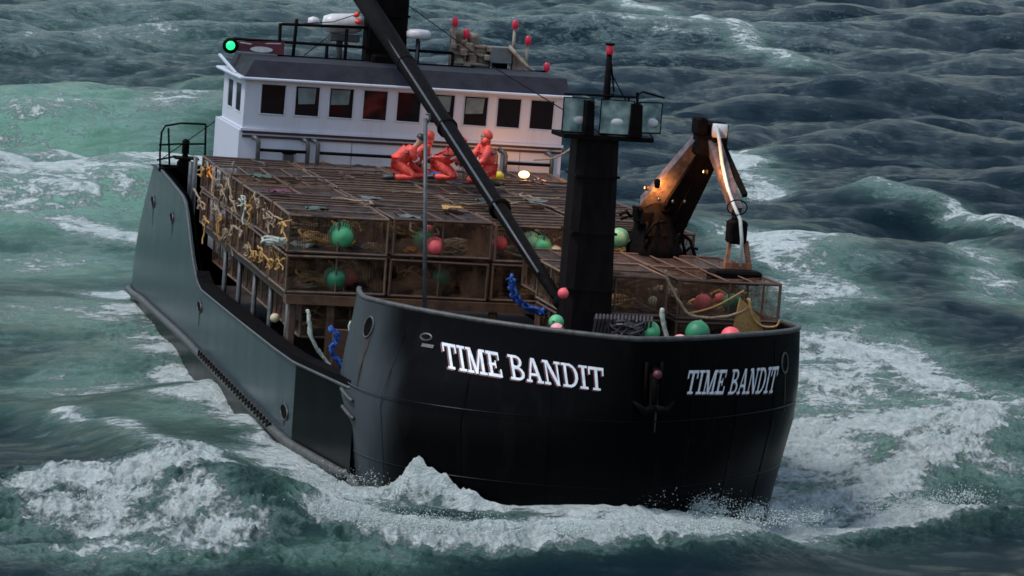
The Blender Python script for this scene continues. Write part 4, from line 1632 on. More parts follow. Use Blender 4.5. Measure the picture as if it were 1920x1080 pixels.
# lower boom: lit pale flank plus dark underside cylinder
arm('lower_boom', A_ + (0, -.12, .1), Bk, .34, .50, .30, .34, 'cranepaint')
arm('lift_cylinder', A_ + (.2, .42, -.35), A_ * .3 + Bk * .7 + (.1, .34, -.12), .30, .34, .26, .30, 'blackiron')
arm('boom_web', A_ + (.1, .22, -.25), Bk + (.05, .16, -.14), .28, .56, .28, .40, 'blackiron')
mb = MB()
mb.box(Bk + (-.25, -.32, -.06), Bk + (.25, -.08, .32), 0, .05)
mb.box(Bk + (-.28, -.02, -.42), Bk + (.28, .38, .24), 0, .07)
mb.box(Bk + (-.22, -.28, -.5), Bk + (.22, .12, -.02), 0, .05)
mb.build('knuckle', 'blackiron', cr)
mb = MB()
mb.lathe([(.10, -.16), (.15, -.15), (.15, .15), (.10, .16)], Bk + (.36, .14, .07), (0.2, 1, 0), 0, 16)
mb.build('hose_reel', 'offwhite', cr)
arm('upper_boom', Bk + (0, .08, -.1), Ck + (0, 0, .15), .28, .30, .24, .22, 'cranepaint')
arm('jib_cylinder', Bk + (.0, .30, -.2), Ck + (0, .16, .5), .12, .12, .1, .1, 'blackiron')
mb = MB()
hp = [bp(1343, 235, 'x', 15.7), bp(1349, 265, 'x', 15.8), bp(1354, 305, 'x', 15.9), bp(1364, 350, 'x', 16.3), bp(1376, 385, 'x', 16.7), bp(1388, 412, 'x', 16.95), bp(1391, 450, 'x', 16.95), bp(1388, 500, 'x', 17.0)]
mb.tube(hp, .04, 0, 8)
mb.build('hydraulic_hose', 'hose', cr)
mb = MB()
c = bp(1378, 388, 'x', 16.8)
mb.tube([c + (.1, .22 * math.cos(t) + .02, .16 * math.sin(t)) for t in np.linspace(0, 6.3, 14)], .015, 0, 5)
mb.build('hose_loop', 'blackiron', cr)
# head and grapple rods
mb = MB()
hd = bp(1382, 432, 'x', 16.75)
mb.box(hd + (-.2, -.2, -.28), hd + (.2, .18, .22), 0, .05)
mb.tube([hd + (0, -.06, .2), Ck], .1, 0, 8)
mb.build('rotator_head', 'blackiron', cr)
mb = MB()
g1, g2 = bp(1368, 455, 'x', 16.8), bp(1362, 497, 'x', 16.9)
g3, g4 = bp(1398, 452, 'x', 16.8), bp(1404, 500, 'x', 16.9)
mb.bar(g1, g2, .07, .07)
mb.bar(g3, g4, .10, .09)
g5 = bp(1385, 500, 'x', 16.9)
mb.bar(g2 + (0, -.05, 0), g4 + (0, .05, 0), .16, .14)
for k in (-.15, 0, .18):
    mb.bar(g5 + (0, k, -.05), g5 + (0, k + .02, .12), .08)
mb.build('grapple', 'rust', cr)
mb = MB()
k0, k1 = bp(1332, 505, 'x', 17.3), bp(1424, 535, 'x', 17.3)
mb.box((17.0, k0[1], k1[2]), (17.5, k1[1], k0[2]), 0, .05)
mb.tube([(17.5, k0[1] + .1, k1[2] + .08), (17.56, k1[1] - .1, k1[2] + .08)], .05, 0, 6)
mb.build('pot_hook_bar', 'blackiron', cr)
# crane work lamps (lit)
lmp = bp(1213, 352, 'x', 14.7)
mb = MB()
lc = bp(1232, 344, 'x', 14.65)
mb.lathe([(.05, -.10), (.07, -.06), (.07, .08), (.03, .1)], lc, (0, 0, 1), 0, 10)
mb.build('work_lamp', 'blackiron', cr)


def point(name, p, e, c=(1, .42, .12), r=.06, parent=boat):
    l = bpy.data.lights.new(name, 'POINT')
    l.energy = e
    l.color = c
    l.shadow_soft_size = r
    o = bpy.data.objects.new(name, l)
    col.objects.link(o)
    o.parent = parent
    o.location = p
    return o


for nm, px, py, x in (('boom_lamp', 1210, 352, 14.32), ('jib_lamp', 1320, 322, 16.0)):
    p = bp(px, py, 'x', x)
    mb = MB()
    mb.sphere(p, .03, 0, 10)
    mb.lathe([(.045, -.05), (.05, .05)], p + (.075, .02, 0), (0, 0, 1), 1, 10)
    mb.build('work_lamp', ['warm', 'blackiron'], cr)
    point(nm, p + (.24, .10, .06), (48 if px < 1300 else 24), (1, .40, .09))
# deck lamp beside the crew
lp = bp(982, 327, 'x', 1.6)
mb = MB()
mb.lathe([(.06, -.1), (.11, -.02), (.12, .0)], lp + (0, 0, -.02), (1, 0, .2), 1, 12)
mb.sphere(lp + (.03, 0, 0), .115, 0, 14, (1, 1.25, .8))
mb.build('deck_lamp', ['warm', 'blackiron'], boat)
point('deck_lamp_light', lp + (.4, 0, .12), 45, (1, .38, .10))


# ================================================================== LOOSE THINGS ABOARD
# ---- crab pots -----------------------------------------------------------
def pot_meshes(w_=2.16, h_=0.84, kind=0):
    fr = MB()
    r = .033
    a = w_ / 2
    cs = [(-a, -a), (a, -a), (a, a), (-a, a)]
    for z in (r, h_ - r):
        for i in range(4):
            p, q = cs[i], cs[(i + 1) % 4]
            fr.tube([(*p, z), (*q, z)], r, 0, 5)
        fr.tube([(-a, 0, z), (a, 0, z)], r * .8, 0, 5)
    for p in cs:
        fr.tube([(*p, r), (*p, h_ - r)], r, 0, 5)
    for p in ((0, -a), (0, a), (a, 0), (-a, 0)):
        fr.tube([(*p, r), (*p, h_ - r)], r * .7, 0, 5)
    if kind != 1:
        fr.tube([(-a, -a * .5, h_ - r), (a, -a * .5, h_ - r)], r * .6, 0, 5)
        fr.tube([(-a, a * .5, h_ - r), (a, a * .5, h_ - r)], r * .6, 0, 5)
    rs = random.Random(kind + 3)
    nt_ = MB()
    n = 9
    e = .012
    # sagging top and bottom net
    for z0, s in ((h_ - r - .01, 1), (r + .02, .3)):
        P = [[(-a + 2 * a * i / n, -a + 2 * a * j / n, z0 - s * (.05 + .05 * rs.random()) * math.sin(math.pi * i / n) * math.sin(math.pi * j / n)) for j in range(n + 1)] for i in range(n + 1)]
        nt_.sheet(P, 0, True)
    for k in range(4):
        p, q = np.array(cs[k]), np.array(cs[(k + 1) % 4])
        c = (p + q) / 2
        P = []
        for j in range(5):
            row = []
            for i in range(n + 1):
                b = p + (q - p) * i / n
                s = (.05 * rs.random() + .02) * math.sin(math.pi * i / n) * math.sin(math.pi * j / 4)
                b = b * (1 - s / a - e / a)
                row.append((b[0], b[1], r + (h_ - 2 * r) * j / 4))
            P.append(row)
        nt_.sheet(P, 1, True)
    # tunnels (funnel net) across the middle
    for sg in (-1, 1):
        P = [[(sg * a * (1 - t * .62), y * (1 - .25 * t), z0 + (h_ * .5 - z0) * t * .75) for y in np.linspace(-a * .95, a * .95, 6)] for t in (0, .5, 1) for z0 in (.05,)]
        nt_.sheet(P, 1, True)
        P = [[(sg * a * (1 - t * .62), y * (1 - .25 * t), z0 + (h_ * .5 - z0) * t * .6) for y in np.linspace(-a * .95, a * .95, 6)] for t in (0, .5, 1) for z0 in (h_ - .1,)]
        nt_.sheet(P, 1, True)
    return fr, nt_


def tangle(mb_, c, sx, sy, sz, n, r, mi=0, rs=random, knots=5):
    """a loose tangle of rope filling a flattened space"""
    for _ in range(n):
        p0 = np.array([rs.uniform(-1, 1), rs.uniform(-1, 1), rs.uniform(-1, 1)])
        pts = []
        a0 = rs.uniform(0, 6.28)
        for k in range(knots * 3):
            a0 += rs.uniform(.3, 1.1)
            rad = .35 + .65 * rs.random()
            pts.append((c[0] + sx * (math.cos(a0) * rad * .9 + p0[0] * .15), c[1] + sy * (math.sin(a0) * rad * .9 + p0[1] * .15), c[2] + sz * rs.uniform(-1, 1)))
        # smooth
        q_ = []
        for i in range(len(pts) - 1):
            a_, b_ = np.array(pts[i]), np.array(pts[i + 1])
            q_ += [a_, a_ * .5 + b_ * .5]
        q_ = [(q_[max(i - 1, 0)] + q_[i] + q_[min(i + 1, len(q_) - 1)]) / 3 for i in range(len(q_))]
        mb_.tube(q_, r, mi, 5)


protos = []
for kind in range(4):
    fr, nn = pot_meshes(kind=kind)
    bar_m = ['potbar', 'potbar2', 'potbar', 'potbar2'][kind]
    bare = empty('crab_pot')
    fo_ = fr.build('frame', bar_m, bare)
    no_ = nn.build('netting', [['nettop', 'net'], ['nettop', 'netrust'], ['net', 'net'], ['nettop', 'net']][kind], bare)
    lm = MB()
    rs = random.Random(50 + kind)
    tangle(lm, (0.1 * kind - .1, -.2 + .15 * kind, .2), .8, .75, .13, 4, .03, 0, rs, 6)
    tangle(lm, (-.3, .3, .5), .5, .5, .2, 1, .022, 0, rs, 5)
    lo_ = lm.build('bait_line', ['trope', 'yrope', 'yrope', 'trope'][kind], bare)
    protos.append(bare)
used = set()


def place_pot(kind, loc, rz, label, group):
    src = protos[kind]
    if kind in used:
        o = src.copy()
        col.objects.link(o)
        for ch_ in list(src.children):
            c = ch_.copy()
            col.objects.link(c)
            c.parent = o
    else:
        o = src
        used.add(kind)
    inboat(o, loc, rz)
    tag(o, label, 'crab pot', group)
    return o


ordn = ['first', 'second', 'third', 'fourth', 'fifth', 'sixth']
PITX, PITY, HT = 2.2, 2.29, .86
bars_name = ['dark barred', 'pale barred', 'dark barred', 'pale barred']
rowname = ['front row', 'second row from the bow', 'third row from the bow', 'fourth row from the bow', 'fifth row from the bow', 'last row by the wheelhouse']
colname = ['starboard edge', 'second from starboard', 'third from starboard', 'port edge']
rp = random.Random(4)
for layer in range(3):
    for i in range(6):
        for j in range(4):
            if layer == 2 and j:
                continue
            if layer == 1 and not (i == 5 or j == 0 or i == 4):
                continue
            x = 0.25 + PITX * (i + .5) + rp.uniform(-.02, .02)
            y = -5.24 + PITY * (j + .5) + rp.uniform(-.02, .02)
            z = 4.8 - HT * (layer + 1) + .01 + (rp.uniform(-.03, .03) if layer == 0 else 0)
            if layer == 2:
                y, z, x = y + .45, z - .17, x - .3
            kind = (i * 3 + j * 5 + layer * 2) % 4
            if layer == 0 and i == 5:
                kind = [1, 0, 3, 2][j]
            lab = '%s crab pot, %s tier, %s, %s' % (bars_name[kind], ['top', 'second', 'bottom'][layer], rowname[5 - i], colname[j])
            place_pot(kind, (x, y, z), (rp.uniform(-.012, .012), rp.uniform(-.012, .012), math.pi / 2 * rp.choice((0, 1, 2, 3)) + rp.uniform(-.01, .01)), lab, 'crab pots stacked on deck')
# forward port pots on the foredeck
zf = 4.42 - HT
for k, (x, y, z, rz, lab) in enumerate((
        (17.62, 3.12, zf, .0, 'port bow corner crab pot holding pink and green buoys, under the crane bar'),
        (17.60, 0.70, zf + .02, math.pi / 2, 'rusty crab pot just to port of the foremast with a cream float in it'),
        (15.42, 3.14, zf, .0, 'crab pot behind the port bow corner pot, beside the crane pedestal'),
        (15.40, 0.92, zf, .0, 'crab pot between the foremast and the crane pedestal'),
        (17.62, 3.12, zf - HT, 1.57, 'lower crab pot at the port bow, beneath the pot under the crane bar'),
        (17.60, 0.72, zf - HT, 0, 'lower crab pot at the foremast foot, beneath the rusty one'))):
    place_pot([2, 1, 3, 0, 0, 2][k], (x, y, z), (0, 0, rz), lab, 'crab pots on the foredeck')


# ---- buoys ---------------------------------------------------------------
def buoy(px, py, x, r, m_, label, dz=0, eye=True, sq=(1, 1, 1.05)):
    if 12 < x < 13.5:
        x, r = x + .12, r * 1.12
    c = bp(px, py, 'x', x)
    o = empty('buoy', c, (random.uniform(-1.7, 1.7), random.uniform(-1.4, 1.4), 0))
    mb_ = MB()
    prof = [(.001, -r)] + [(r * math.sin(a), -r * math.cos(a)) for a in np.linspace(.25, 2.75, 12)] + [(r * .26, r * .98), (r * .16, r * 1.06), (.001, r * 1.08)]
    mb_.lathe(prof, (0, 0, 0), (0, 0, 1), 0, 20)
    mb_.build('float_body', m_, o)
    e_ = MB()
    e_.lathe([(r * .14, r * 1.0), (r * .15, r * 1.08), (r * .12, r * 1.14), (.01, r * 1.16)], (0, 0, 0), (0, 0, 1), 0, 10)
    e_.build('rope_eye', 'chain', o)
    tag(o, label, 'buoy', 'buoys among the pots')
    return o


buoy(640, 441, 13.1, .26, 'green', 'large bright green buoy in the top front pot near the starboard corner')
buoy(628, 521, 13.1, .23, 'dgreen', 'green buoy in the lower front pot, directly below the large bright green one')
buoy(653, 520, 12.7, .17, 'pink', 'small red buoy half hidden behind the lower green buoy')
buoy(815, 462, 13.15, .19, 'pink', 'hot pink buoy in the top front pot right beside the grey stay pole')
buoy(796, 452, 12.8, .22, 'dgreen', 'deep green buoy behind the hot pink buoy at the stay pole')
buoy(803, 432, 12.4, .11, 'pink', 'tiny pink float above the deep green buoy at the stay pole')
buoy(937, 456, 12.9, .15, 'pink', 'small pink buoy in the top front pot left of the cargo boom')
buoy(995, 452, 13.1, .19, 'lgreen', 'pale green buoy, the left one of two touching between boom and foremast')
buoy(1015, 460, 13.15, .20, 'green', 'green buoy, the right one of two touching between boom and foremast')
buoy(1040, 472, 13.2, .14, 'cream', 'cream buoy lying beside the two green ones left of the foremast')
buoy(1161, 446, 13.9, .22, 'lgreen', 'pale green buoy peeping out right of the foremast')
buoy(828, 520, 12.9, .18, 'dgreen', 'dim green buoy deep in the lower front pot right of the stay pole')
buoy(1010, 545, 14.2, .16, 'dgreen', 'dark green buoy below the boom, ringed by the blue rope')
buoy(1056, 550, 19.9, .11, 'pink', 'small hot pink float at the left foot of the foremast above the blue rope')
buoy(1043, 604, 20.9, .15, 'green', 'bright green float standing on the bow rail left of the foremast foot')
buoy(1044, 619, 21.2, .14, 'lpink', 'pale pink float under the bright green one on the bow rail')
buoy(1217, 622, 20.6, .22, 'green', 'green buoy behind the bow rail right of the chain heap')
buoy(1308, 624, 20.2, .25, 'dgreen', 'dark weathered green buoy behind the port bow rail')
buoy(1370, 631, 20.4, .20, 'pink', 'crimson buoy behind the port bow rail near the corner')
buoy(1275, 643, 21.6, .17, 'lpink', 'pale pink buoy just showing over the port bow rail')
buoy(1318, 568, 18.2, .19, 'pink', 'hot pink buoy in the port bow corner pot, left of the green one')
buoy(1372, 570, 18.3, .22, 'dgreen', 'green buoy in the port bow corner pot, right of the pink one')
buoy(1350, 560, 18.0, .12, 'pink', 'small pink float squeezed between pink and green buoys in the port corner pot')
buoy(1224, 564, 18.3, .10, 'cream', 'small cream float in the rusty pot beside the foremast')
buoy(515, 596, 12.9, .09, 'cream', 'small orange-yellow float in the shadow below the starboard pots')


# ---- ropes ---------------------------------------------------------------
def rope(name, pts, r, m_, label, cat='rope', group=None, strands=1, jit=.0):
    mb_ = MB()
    P0 = [np.array(p, float) for p in pts]
    # Catmull smoothing
    out = []
    for i in range(len(P0) - 1):
        p0, p1, p2, p3 = P0[max(i - 1, 0)], P0[i], P0[i + 1], P0[min(i + 2, len(P0) - 1)]
        for t in (0, .25, .5, .75):
            out.append(.5 * ((2 * p1) + (-p0 + p2) * t + (2 * p0 - 5 * p1 + 4 * p2 - p3) * t * t + (-p0 + 3 * p1 - 3 * p2 + p3) * t ** 3))
    out.append(P0[-1])
    c = out[0].copy()
    for s in range(strands):
        o_ = [p - c + np.array([random.uniform(-jit, jit) for _ in range(3)]) for p in out]
        mb_.tube(o_, r, 0, 6)
    o = mb_.build(name, m_)
    inboat(o, c)
    tag(o, label, cat, group)
    return o


R_ = lambda lst, x: [bp(px, py, 'x', x) for px, py in lst]
rope('rope', R_([(958, 520), (962, 545), (975, 568), (1000, 582), (1025, 584), (1050, 574), (1060, 560)], 17.2), .035, 'brope', 'bundle of blue rope slung under the boom foot left of the foremast', strands=5, jit=.07)
rope('rope', R_([(620, 615), (632, 628), (622, 650), (628, 668), (645, 690)], 16.8), .032, 'brope', 'blue rope bundle hanging by the brown plank gate', strands=4, jit=.06)
rope('rope', R_([(577, 582), (580, 605), (583, 630), (598, 658), (615, 682), (640, 712)], 16.4), .035, 'wrope', 'pale rope hanging in front of the brown plank gate', strands=2, jit=.02)
rope('rope', R_([(658, 603), (655, 625), (655, 650), (650, 672)], 18.6), .03, 'wrope', 'short pale rope hanging beside the end of the bow bulwark', strands=2, jit=.02)
rope('rope', R_([(1247, 508), (1256, 535), (1272, 562), (1290, 588), (1330, 596), (1375, 590), (1405, 575), (1402, 560)], 19.05), .028, 'trope', 'tan rope looping across the port bow pots', strands=2, jit=.015)
rope('rope', R_([(1405, 560), (1412, 595), (1430, 612), (1455, 612), (1462, 600)], 19.1), .025, 'yrope', 'yellow rope sagging from the port corner pot to the bow rail')
rope('rope', R_([(1240, 580), (1245, 605), (1250, 635)], 19.6), .045, 'wrope', 'frayed pale rope end standing behind the bow rail', strands=2, jit=.02)
rope('rope', R_([(1100, 262), (1075, 276), (1040, 296), (1000, 300)], 12), .02, 'trope', 'thin orange line from the foremast head down towards the wheelhouse')
rope('rope', R_([(1290, 588), (1340, 575), (1395, 545)], 18.95), .02, 'yrope', 'thin yellow line across the front of the port corner pot')
for (px, py, x, m_, lab) in ((520, 452, 13.5, 'wrope', 'pale coil of line in the top front pot at the starboard corner'), (560, 462, 13.0, 'wrope', 'heap of pale line left of the large bright green buoy'),
                             (850, 470, 12.9, 'trope', 'tan line coil right of the hot pink buoy'), (780, 472, 13.1, 'orope', 'orange line heap left of the hot pink buoy'),
                             (580, 532, 13.0, 'trope', 'tan line coil left of the lower green buoy'), (800, 540, 13.0, 'trope', 'mound of tan line in the lower pot under the stay pole'),
                             (985, 550, 13.3, 'yrope', 'yellow line heap within the blue rope loop'), (700, 468, 12.8, 'trope', 'tan line coil between the bright green buoy and the stay pole'),
                             (1245, 545, 17.8, 'trope', 'tan line heap in the pot right of the foremast')):
    c = bp(px, py, 'x', x - .5)
    mb = MB()
    rs = random.Random(px)
    tangle(mb, (0, 0, 0), .34, .40, .11, 4, .028, 0, rs, 6)
    o = mb.build('line_coil', m_)
    inboat(o, c)
    tag(o, lab, 'rope coil', 'line coils inside pots')
# lashings down the starboard flank of the stack
names_ = {'orope': 'orange', 'yrope': 'yellow', 'trope': 'tan', 'wrope': 'pale'}
for row in range(6):
    for tier in range(2):
        for edge in range(2):
            rs = random.Random(row * 31 + tier * 7 + edge * 3 + 2)
            m_ = rs.choice(['yrope', 'trope', 'trope', 'yrope', 'trope'])
            if row == 5 and tier == 0 and edge == 0:
                m_ = 'orope'
            if (row, tier, edge) == (2, 0, 1):
                m_ = 'wrope'
            x = 13.45 - row * 2.2 - edge * 1.1 - rs.uniform(.0, .35)
            z = 4.72 - tier * .86 - rs.uniform(0, .45)
            mb = MB()
            for q_ in range(4):
                pts = [np.array([rs.uniform(-.1, .1), 0, rs.uniform(-.05, .05)])]
                ang = rs.choice([0, math.pi, .3, -math.pi / 2, 3.6]) + rs.uniform(-.4, .4)
                for s_ in range(rs.randint(3, 5)):
                    ang += rs.uniform(-.45, .45)
                    pts.append(pts[-1] + np.array([math.cos(ang) * .16, rs.uniform(-.05, .05), math.sin(ang) * .12 - .01]))
                mb.tube(pts, rs.uniform(.014, .026), 0, 5)
            loop = [np.array([math.cos(t) * .13 + rs.uniform(-.03, .03), rs.uniform(-.06, .03), math.sin(t) * .12 - .08]) for t in np.linspace(0, 9, 16)]
            mb.tube(loop, .022, 0, 5)
            o = mb.build('rope_lashing', m_)
            inboat(o, (x, -5.31, z))
            tag(o, '%s rope tangle on the starboard flank, %s tier, %s pot from the bow, %s edge' % (names_[m_], ['upper', 'lower'][tier], ordn[row], ['forward', 'aft'][edge]),
                'rope', 'rope lashings on the starboard flank of the pot stack')
# lines strewn over the stack top
rs = random.Random(99)
for ki, (xa, xb, zn) in enumerate(((.8, 3.0, 'beside the wheelhouse'), (3.6, 6.5, 'just forward of the crew'), (7, 9.6, 'in the middle of the stack'), (10, 12.6, 'near the front edge'))):
    for kj, (ya, yb, zy) in enumerate(((-4.6, -3.0, 'starboard side'), (-2.4, -.6, 'left of middle'), (-.2, 1.6, 'right of middle'), (2, 3.2, 'port side'))):
        x, y = rs.uniform(xa, xb), rs.uniform(ya, yb)
        mcol, cn = rs.choice((('trope', 'tan'), ('chain', 'dark'), ('potbar2', 'brown'), ('chain', 'dark'), ('potbar', 'rusty')))
        mb = MB()
        pts, ang = [], rs.uniform(0, 6.28)
        p = np.array([0, 0, 0.0])
        for s_ in range(11):
            pts.append(p.copy())
            ang += rs.uniform(-1.1, 1.1)
            p = p + np.array([math.cos(ang) * .17, math.sin(ang) * .2, 0])
        mb.tube([q_ + np.array([0, 0, .01 + .05 * rs.random()]) for q_ in pts], .022, 0, 5)
        o = mb.build('loose_line', mcol)
        inboat(o, (x, y, 4.86))
        tag(o, '%s loose line on the stack top, %s, %s' % (cn, zn, zy), 'rope', 'loose lines strewn on top of the pots')
for (px, py, m_, lab) in ((520, 362, 'maroon', 'maroon scrap of webbing on top of the stack near the starboard edge'), (485, 334, 'dwebb', 'green webbing scrap on the stack top near the wheelhouse'),
                          (590, 395, 'dwebb', 'green webbing patch at the front starboard part of the stack top'), (690, 375, 'gwebb', 'pale grey webbing patch in the middle of the stack top'),
                          (843, 392, 'yrope', 'yellow tag on the stack top behind the stay pole'), (1000, 380, 'gwebb', 'grey tarp scrap on the stack top near the foremast'),
                          (910, 380, 'gwebb', 'grey tarp scrap on the stack top beside the boom'), (760, 410, 'gwebb', 'grey-green canvas strip at the front edge of the stack top')):
    c = bp(px, py, 'z', 4.86)
    mb = MB()
    rs = random.Random(px)
    P = [[(i * .11 - .28, j * .09 - .2 + .05 * rs.random(), .07 * rs.random() + .02) for j in range(6)] for i in range(6)]
    mb.sheet(P)
    mb.sheet([[(x, y, z - .012) for (x, y, z) in r_][::-1] for r_ in P])
    o = mb.build('webbing_scrap', m_)
    inboat(o, c, (0, 0, rs.uniform(-.3, .3)))
    tag(o, lab, 'webbing')
# chain and net heap at the foremast foot
mb = MB()
rs = random.Random(5)
for k in range(16):
    y = -.35 + k * .075
    mb.tube([(0, y, -.25), (.1, y + .02, .12 + .05 * rs.random()), (.0, y + .05, .22), (-.15, y + .06, .1)], .028, 0, 5)
tangle(mb, (0, .35, -.02), .3, .5, .2, 5, .03, 0, rs, 6)
o = mb.build('chain_heap', 'chain')
inboat(o, bp(1145, 612, 'x', 20.7))
tag(o, 'dark heap of chain and line behind the bow rail right of the foremast foot', 'chain')
mb = MB()
mb.hexa([(0, -.5, -.35), (.06, -.5, -.35), (.06, .3, -.7), (0, .3, -.7), (0, -.42, .35), (.06, -.42, .35), (.06, .02, -.02), (0, .02, -.02)])
o = mb.build('net_panel', 'yrope')
inboat(o, bp(1420, 590, 'x', 19.0), (0, .1, 0))
tag(o, 'yellow-brown net flap hanging from the port corner pot', 'net')
# two things by the crew
mb = MB()
mb.sphere((0, 0, 0), .2, 0, 12, (1.2, 1.3, .35))
mb.tube([(-.1, -.2, .03), (.1, 0, .1), (0, .25, .03)], .03, 0)
o = mb.build('rope_bag', 'bluebag')
inboat(o, bp(820, 326, 'z', 4.9))
tag(o, 'blue rope bag between the first two kneeling crewmen', 'bag')
mb = MB()
mb.lathe([(.05, -.16), (.11, -.12), (.12, .1), (.07, .15), (.03, .18)], (0, 0, 0), (.2, 1, .1), 0, 12)
o = mb.build('float', 'yellow')
inboat(o, bp(931, 330, 'z', 4.95))
tag(o, 'small yellow float lying between the last crewman and the lamp', 'float')


# ---- crew ----------------------------------------------------------------
def skin_mesh(name, nodes, edges, levels=2):
    me_ = bpy.data.meshes.new(name + '_cage')
    keys = list(nodes)
    ix = {k: i for i, k in enumerate(keys)}
    me_.from_pydata([nodes[k][:3] for k in keys], [(ix[a], ix[b]) for a, b in edges], [])
    o = bpy.data.objects.new(name + '_cage', me_)
    col.objects.link(o)
    md = o.modifiers.new('s', 'SKIN')
    md.use_smooth_shade = True
    md.branch_smoothing = 0.4
    sv = me_.skin_vertices[0].data
    for k in keys:
        r = nodes[k][3]
        sv[ix[k]].radius = (r, r) if not hasattr(r, '__len__') else r
        sv[ix[k]].use_root = (k == keys[0])
    sub_ = o.modifiers.new('u', 'SUBSURF')
    sub_.levels = sub_.render_levels = levels
    dg = bpy.context.evaluated_depsgraph_get()
    m2 = bpy.data.meshes.new_from_object(o.evaluated_get(dg))
    m2.name = name
    bpy.data.objects.remove(o)
    return m2


def person(pos, yaw, lean, headturn, arms, label, hood=True, knees=True, scale=1.06):
    """kneeling figure; local +X forward, +Y left; sitting back on the heels"""
    n = {}
    hipz = 0.42
    hip = np.array([-.10, 0, hipz])
    L_ = lean
    up = np.array([math.sin(L_), 0, math.cos(L_)])
    chest = hip + up * .34
    sh = hip + up * .50
    neck = sh + up * .07 + np.array([.02, 0, 0])
    hl = L_ * .55
    hdir = np.array([math.sin(hl), 0, math.cos(hl)])
    head0 = neck + hdir * .09
    head1 = head0 + hdir * .12
    n['hip'] = (*hip, .15)
    n['waist'] = (*(hip + up * .16), .13)
    n['chest'] = (*chest, .155)
    n['neckb'] = (*(sh + up * .01), .085)
    n['neck'] = (*neck, .058)
    n['head0'] = (*head0, .082)
    n['head1'] = (*head1, .092)
    n['crown'] = (*(head1 + hdir * .06), .06)
    n['nose'] = (*(head0 * .7 + head1 * .3 + np.array([math.cos(hl), 0, -math.sin(hl)]) * .105), .014)
    E_ = [('hip', 'waist'), ('waist', 'chest'), ('chest', 'neckb'), ('neckb', 'neck'), ('neck', 'head0'), ('head0', 'head1'), ('head1', 'crown'), ('head0', 'nose')]
    suitT = {}
    for s, nm in ((1, 'L'), (-1, 'R')):
        shp = sh + np.array([0, s * .17, -.02])
        el = np.array(arms[0 if s > 0 else 1][0])
        ha = np.array(arms[0 if s > 0 else 1][1])
        el, ha = hip + el * (1, s, 1), hip + ha * (1, s, 1)
        n['sh' + nm] = (*shp, .068)
        n['el' + nm] = (*el, .045)
        n['wr' + nm] = (*ha, .028)
        d = (ha - el) / np.linalg.norm(ha - el)
        pal = ha + d * .05
        n['pa' + nm] = (*pal, .034)
        E_ += [('chest', 'sh' + nm), ('sh' + nm, 'el' + nm), ('el' + nm, 'wr' + nm), ('wr' + nm, 'pa' + nm)]
        side = np.cross(d, (0, 0, 1.0))
        side /= np.linalg.norm(side) + 1e-9
        for fi, (o_, l_) in enumerate(((-.028, .055), (-.010, .065), (.010, .062), (.028, .048))):
            b_ = pal + d * .035 + side * o_
            m1 = b_ + d * l_ * .6
            m2_ = m1 + (d * .5 + np.array([0, 0, -.85])) * l_ * .5
            n['f%d%s' % (fi, nm)] = (*b_, .010)
            n['g%d%s' % (fi, nm)] = (*m1, .009)
            n['h%d%s' % (fi, nm)] = (*m2_, .007)
            E_ += [('pa' + nm, 'f%d%s' % (fi, nm)), ('f%d%s' % (fi, nm), 'g%d%s' % (fi, nm)), ('g%d%s' % (fi, nm), 'h%d%s' % (fi, nm))]
        tb = pal - d * .01 + side * (-.04 * s)
        tt = tb + d * .035 + side * (-.02 * s)
        n['t0' + nm] = (*tb, .011)
        n['t1' + nm] = (*tt, .009)
        E_ += [('pa' + nm, 't0' + nm), ('t0' + nm, 't1' + nm)]
        kn = np.array([.32, s * .14, .10])
        an = np.array([-.16, s * .13, .08])
        to = np.array([-.36, s * .13, .05])
        n['hj' + nm] = (hip[0] + .02, s * .09, hipz - .03, .10)
        n['kn' + nm] = (*kn, .075)
        n['an' + nm] = (*an, .045)
        n['to' + nm] = (*to, .035)
        E_ += [('hip', 'hj' + nm), ('hj' + nm, 'kn' + nm), ('kn' + nm, 'an' + nm), ('an' + nm, 'to' + nm)]
    body = skin_mesh('person', n, E_, 2)
    body.materials.append(M['skin'])
    o = bpy.data.objects.new('person', body)
    col.objects.link(o)
    inboat(o, pos, (0, 0, yaw))
    o.matrix_world = o.matrix_world @ Matrix.Scale(scale, 4)
    # jacket
    keep = ['waist', 'hip', 'chest', 'neckb', 'shL', 'elL', 'wrL', 'shR', 'elR', 'wrR']
    add_ = {'hip': .065, 'waist': .085, 'chest': .07, 'neckb': .05, 'shL': .055, 'shR': .055, 'elL': .05, 'elR': .05, 'wrL': .028, 'wrR': .028}
    jn = {k: (*n[k][:3], n[k][3] + add_[k]) for k in keep}
    if True:
        for s, nm in ((1, 'L'), (-1, 'R')):
            w0, e0 = np.array(n['wr' + nm][:3]), np.array(n['el' + nm][:3])
            jn['wr' + nm] = (*(w0 + (e0 - w0) * .08), .055)
    je = [('waist', 'hip'), ('waist', 'chest'), ('chest', 'neckb'), ('chest', 'shL'), ('shL', 'elL'), ('elL', 'wrL'), ('chest', 'shR'), ('shR', 'elR'), ('elR', 'wrR')]
    jm = skin_mesh('rain_jacket', jn, je, 2)
    jm.materials.append(M['orange'])
    jo = bpy.data.objects.new('rain_jacket', jm)
    col.objects.link(jo)
    jo.parent = o
    tn = {'hip': (*n['hip'][:3], .175)}
    te = []
    for nm in 'LR':
        tn['hj' + nm] = (*n['hj' + nm][:3], .135)
        tn['kn' + nm] = (*n['kn' + nm][:3], .105)
        tn['an' + nm] = (*n['an' + nm][:3], .078)
        te += [('hip', 'hj' + nm), ('hj' + nm, 'kn' + nm), ('kn' + nm, 'an' + nm)]
    tm = skin_mesh('rain_trousers', tn, te, 2)
    tm.materials.append(M['orange'])
    to_ = bpy.data.objects.new('rain_trousers', tm)
    col.objects.link(to_)
    to_.parent = o
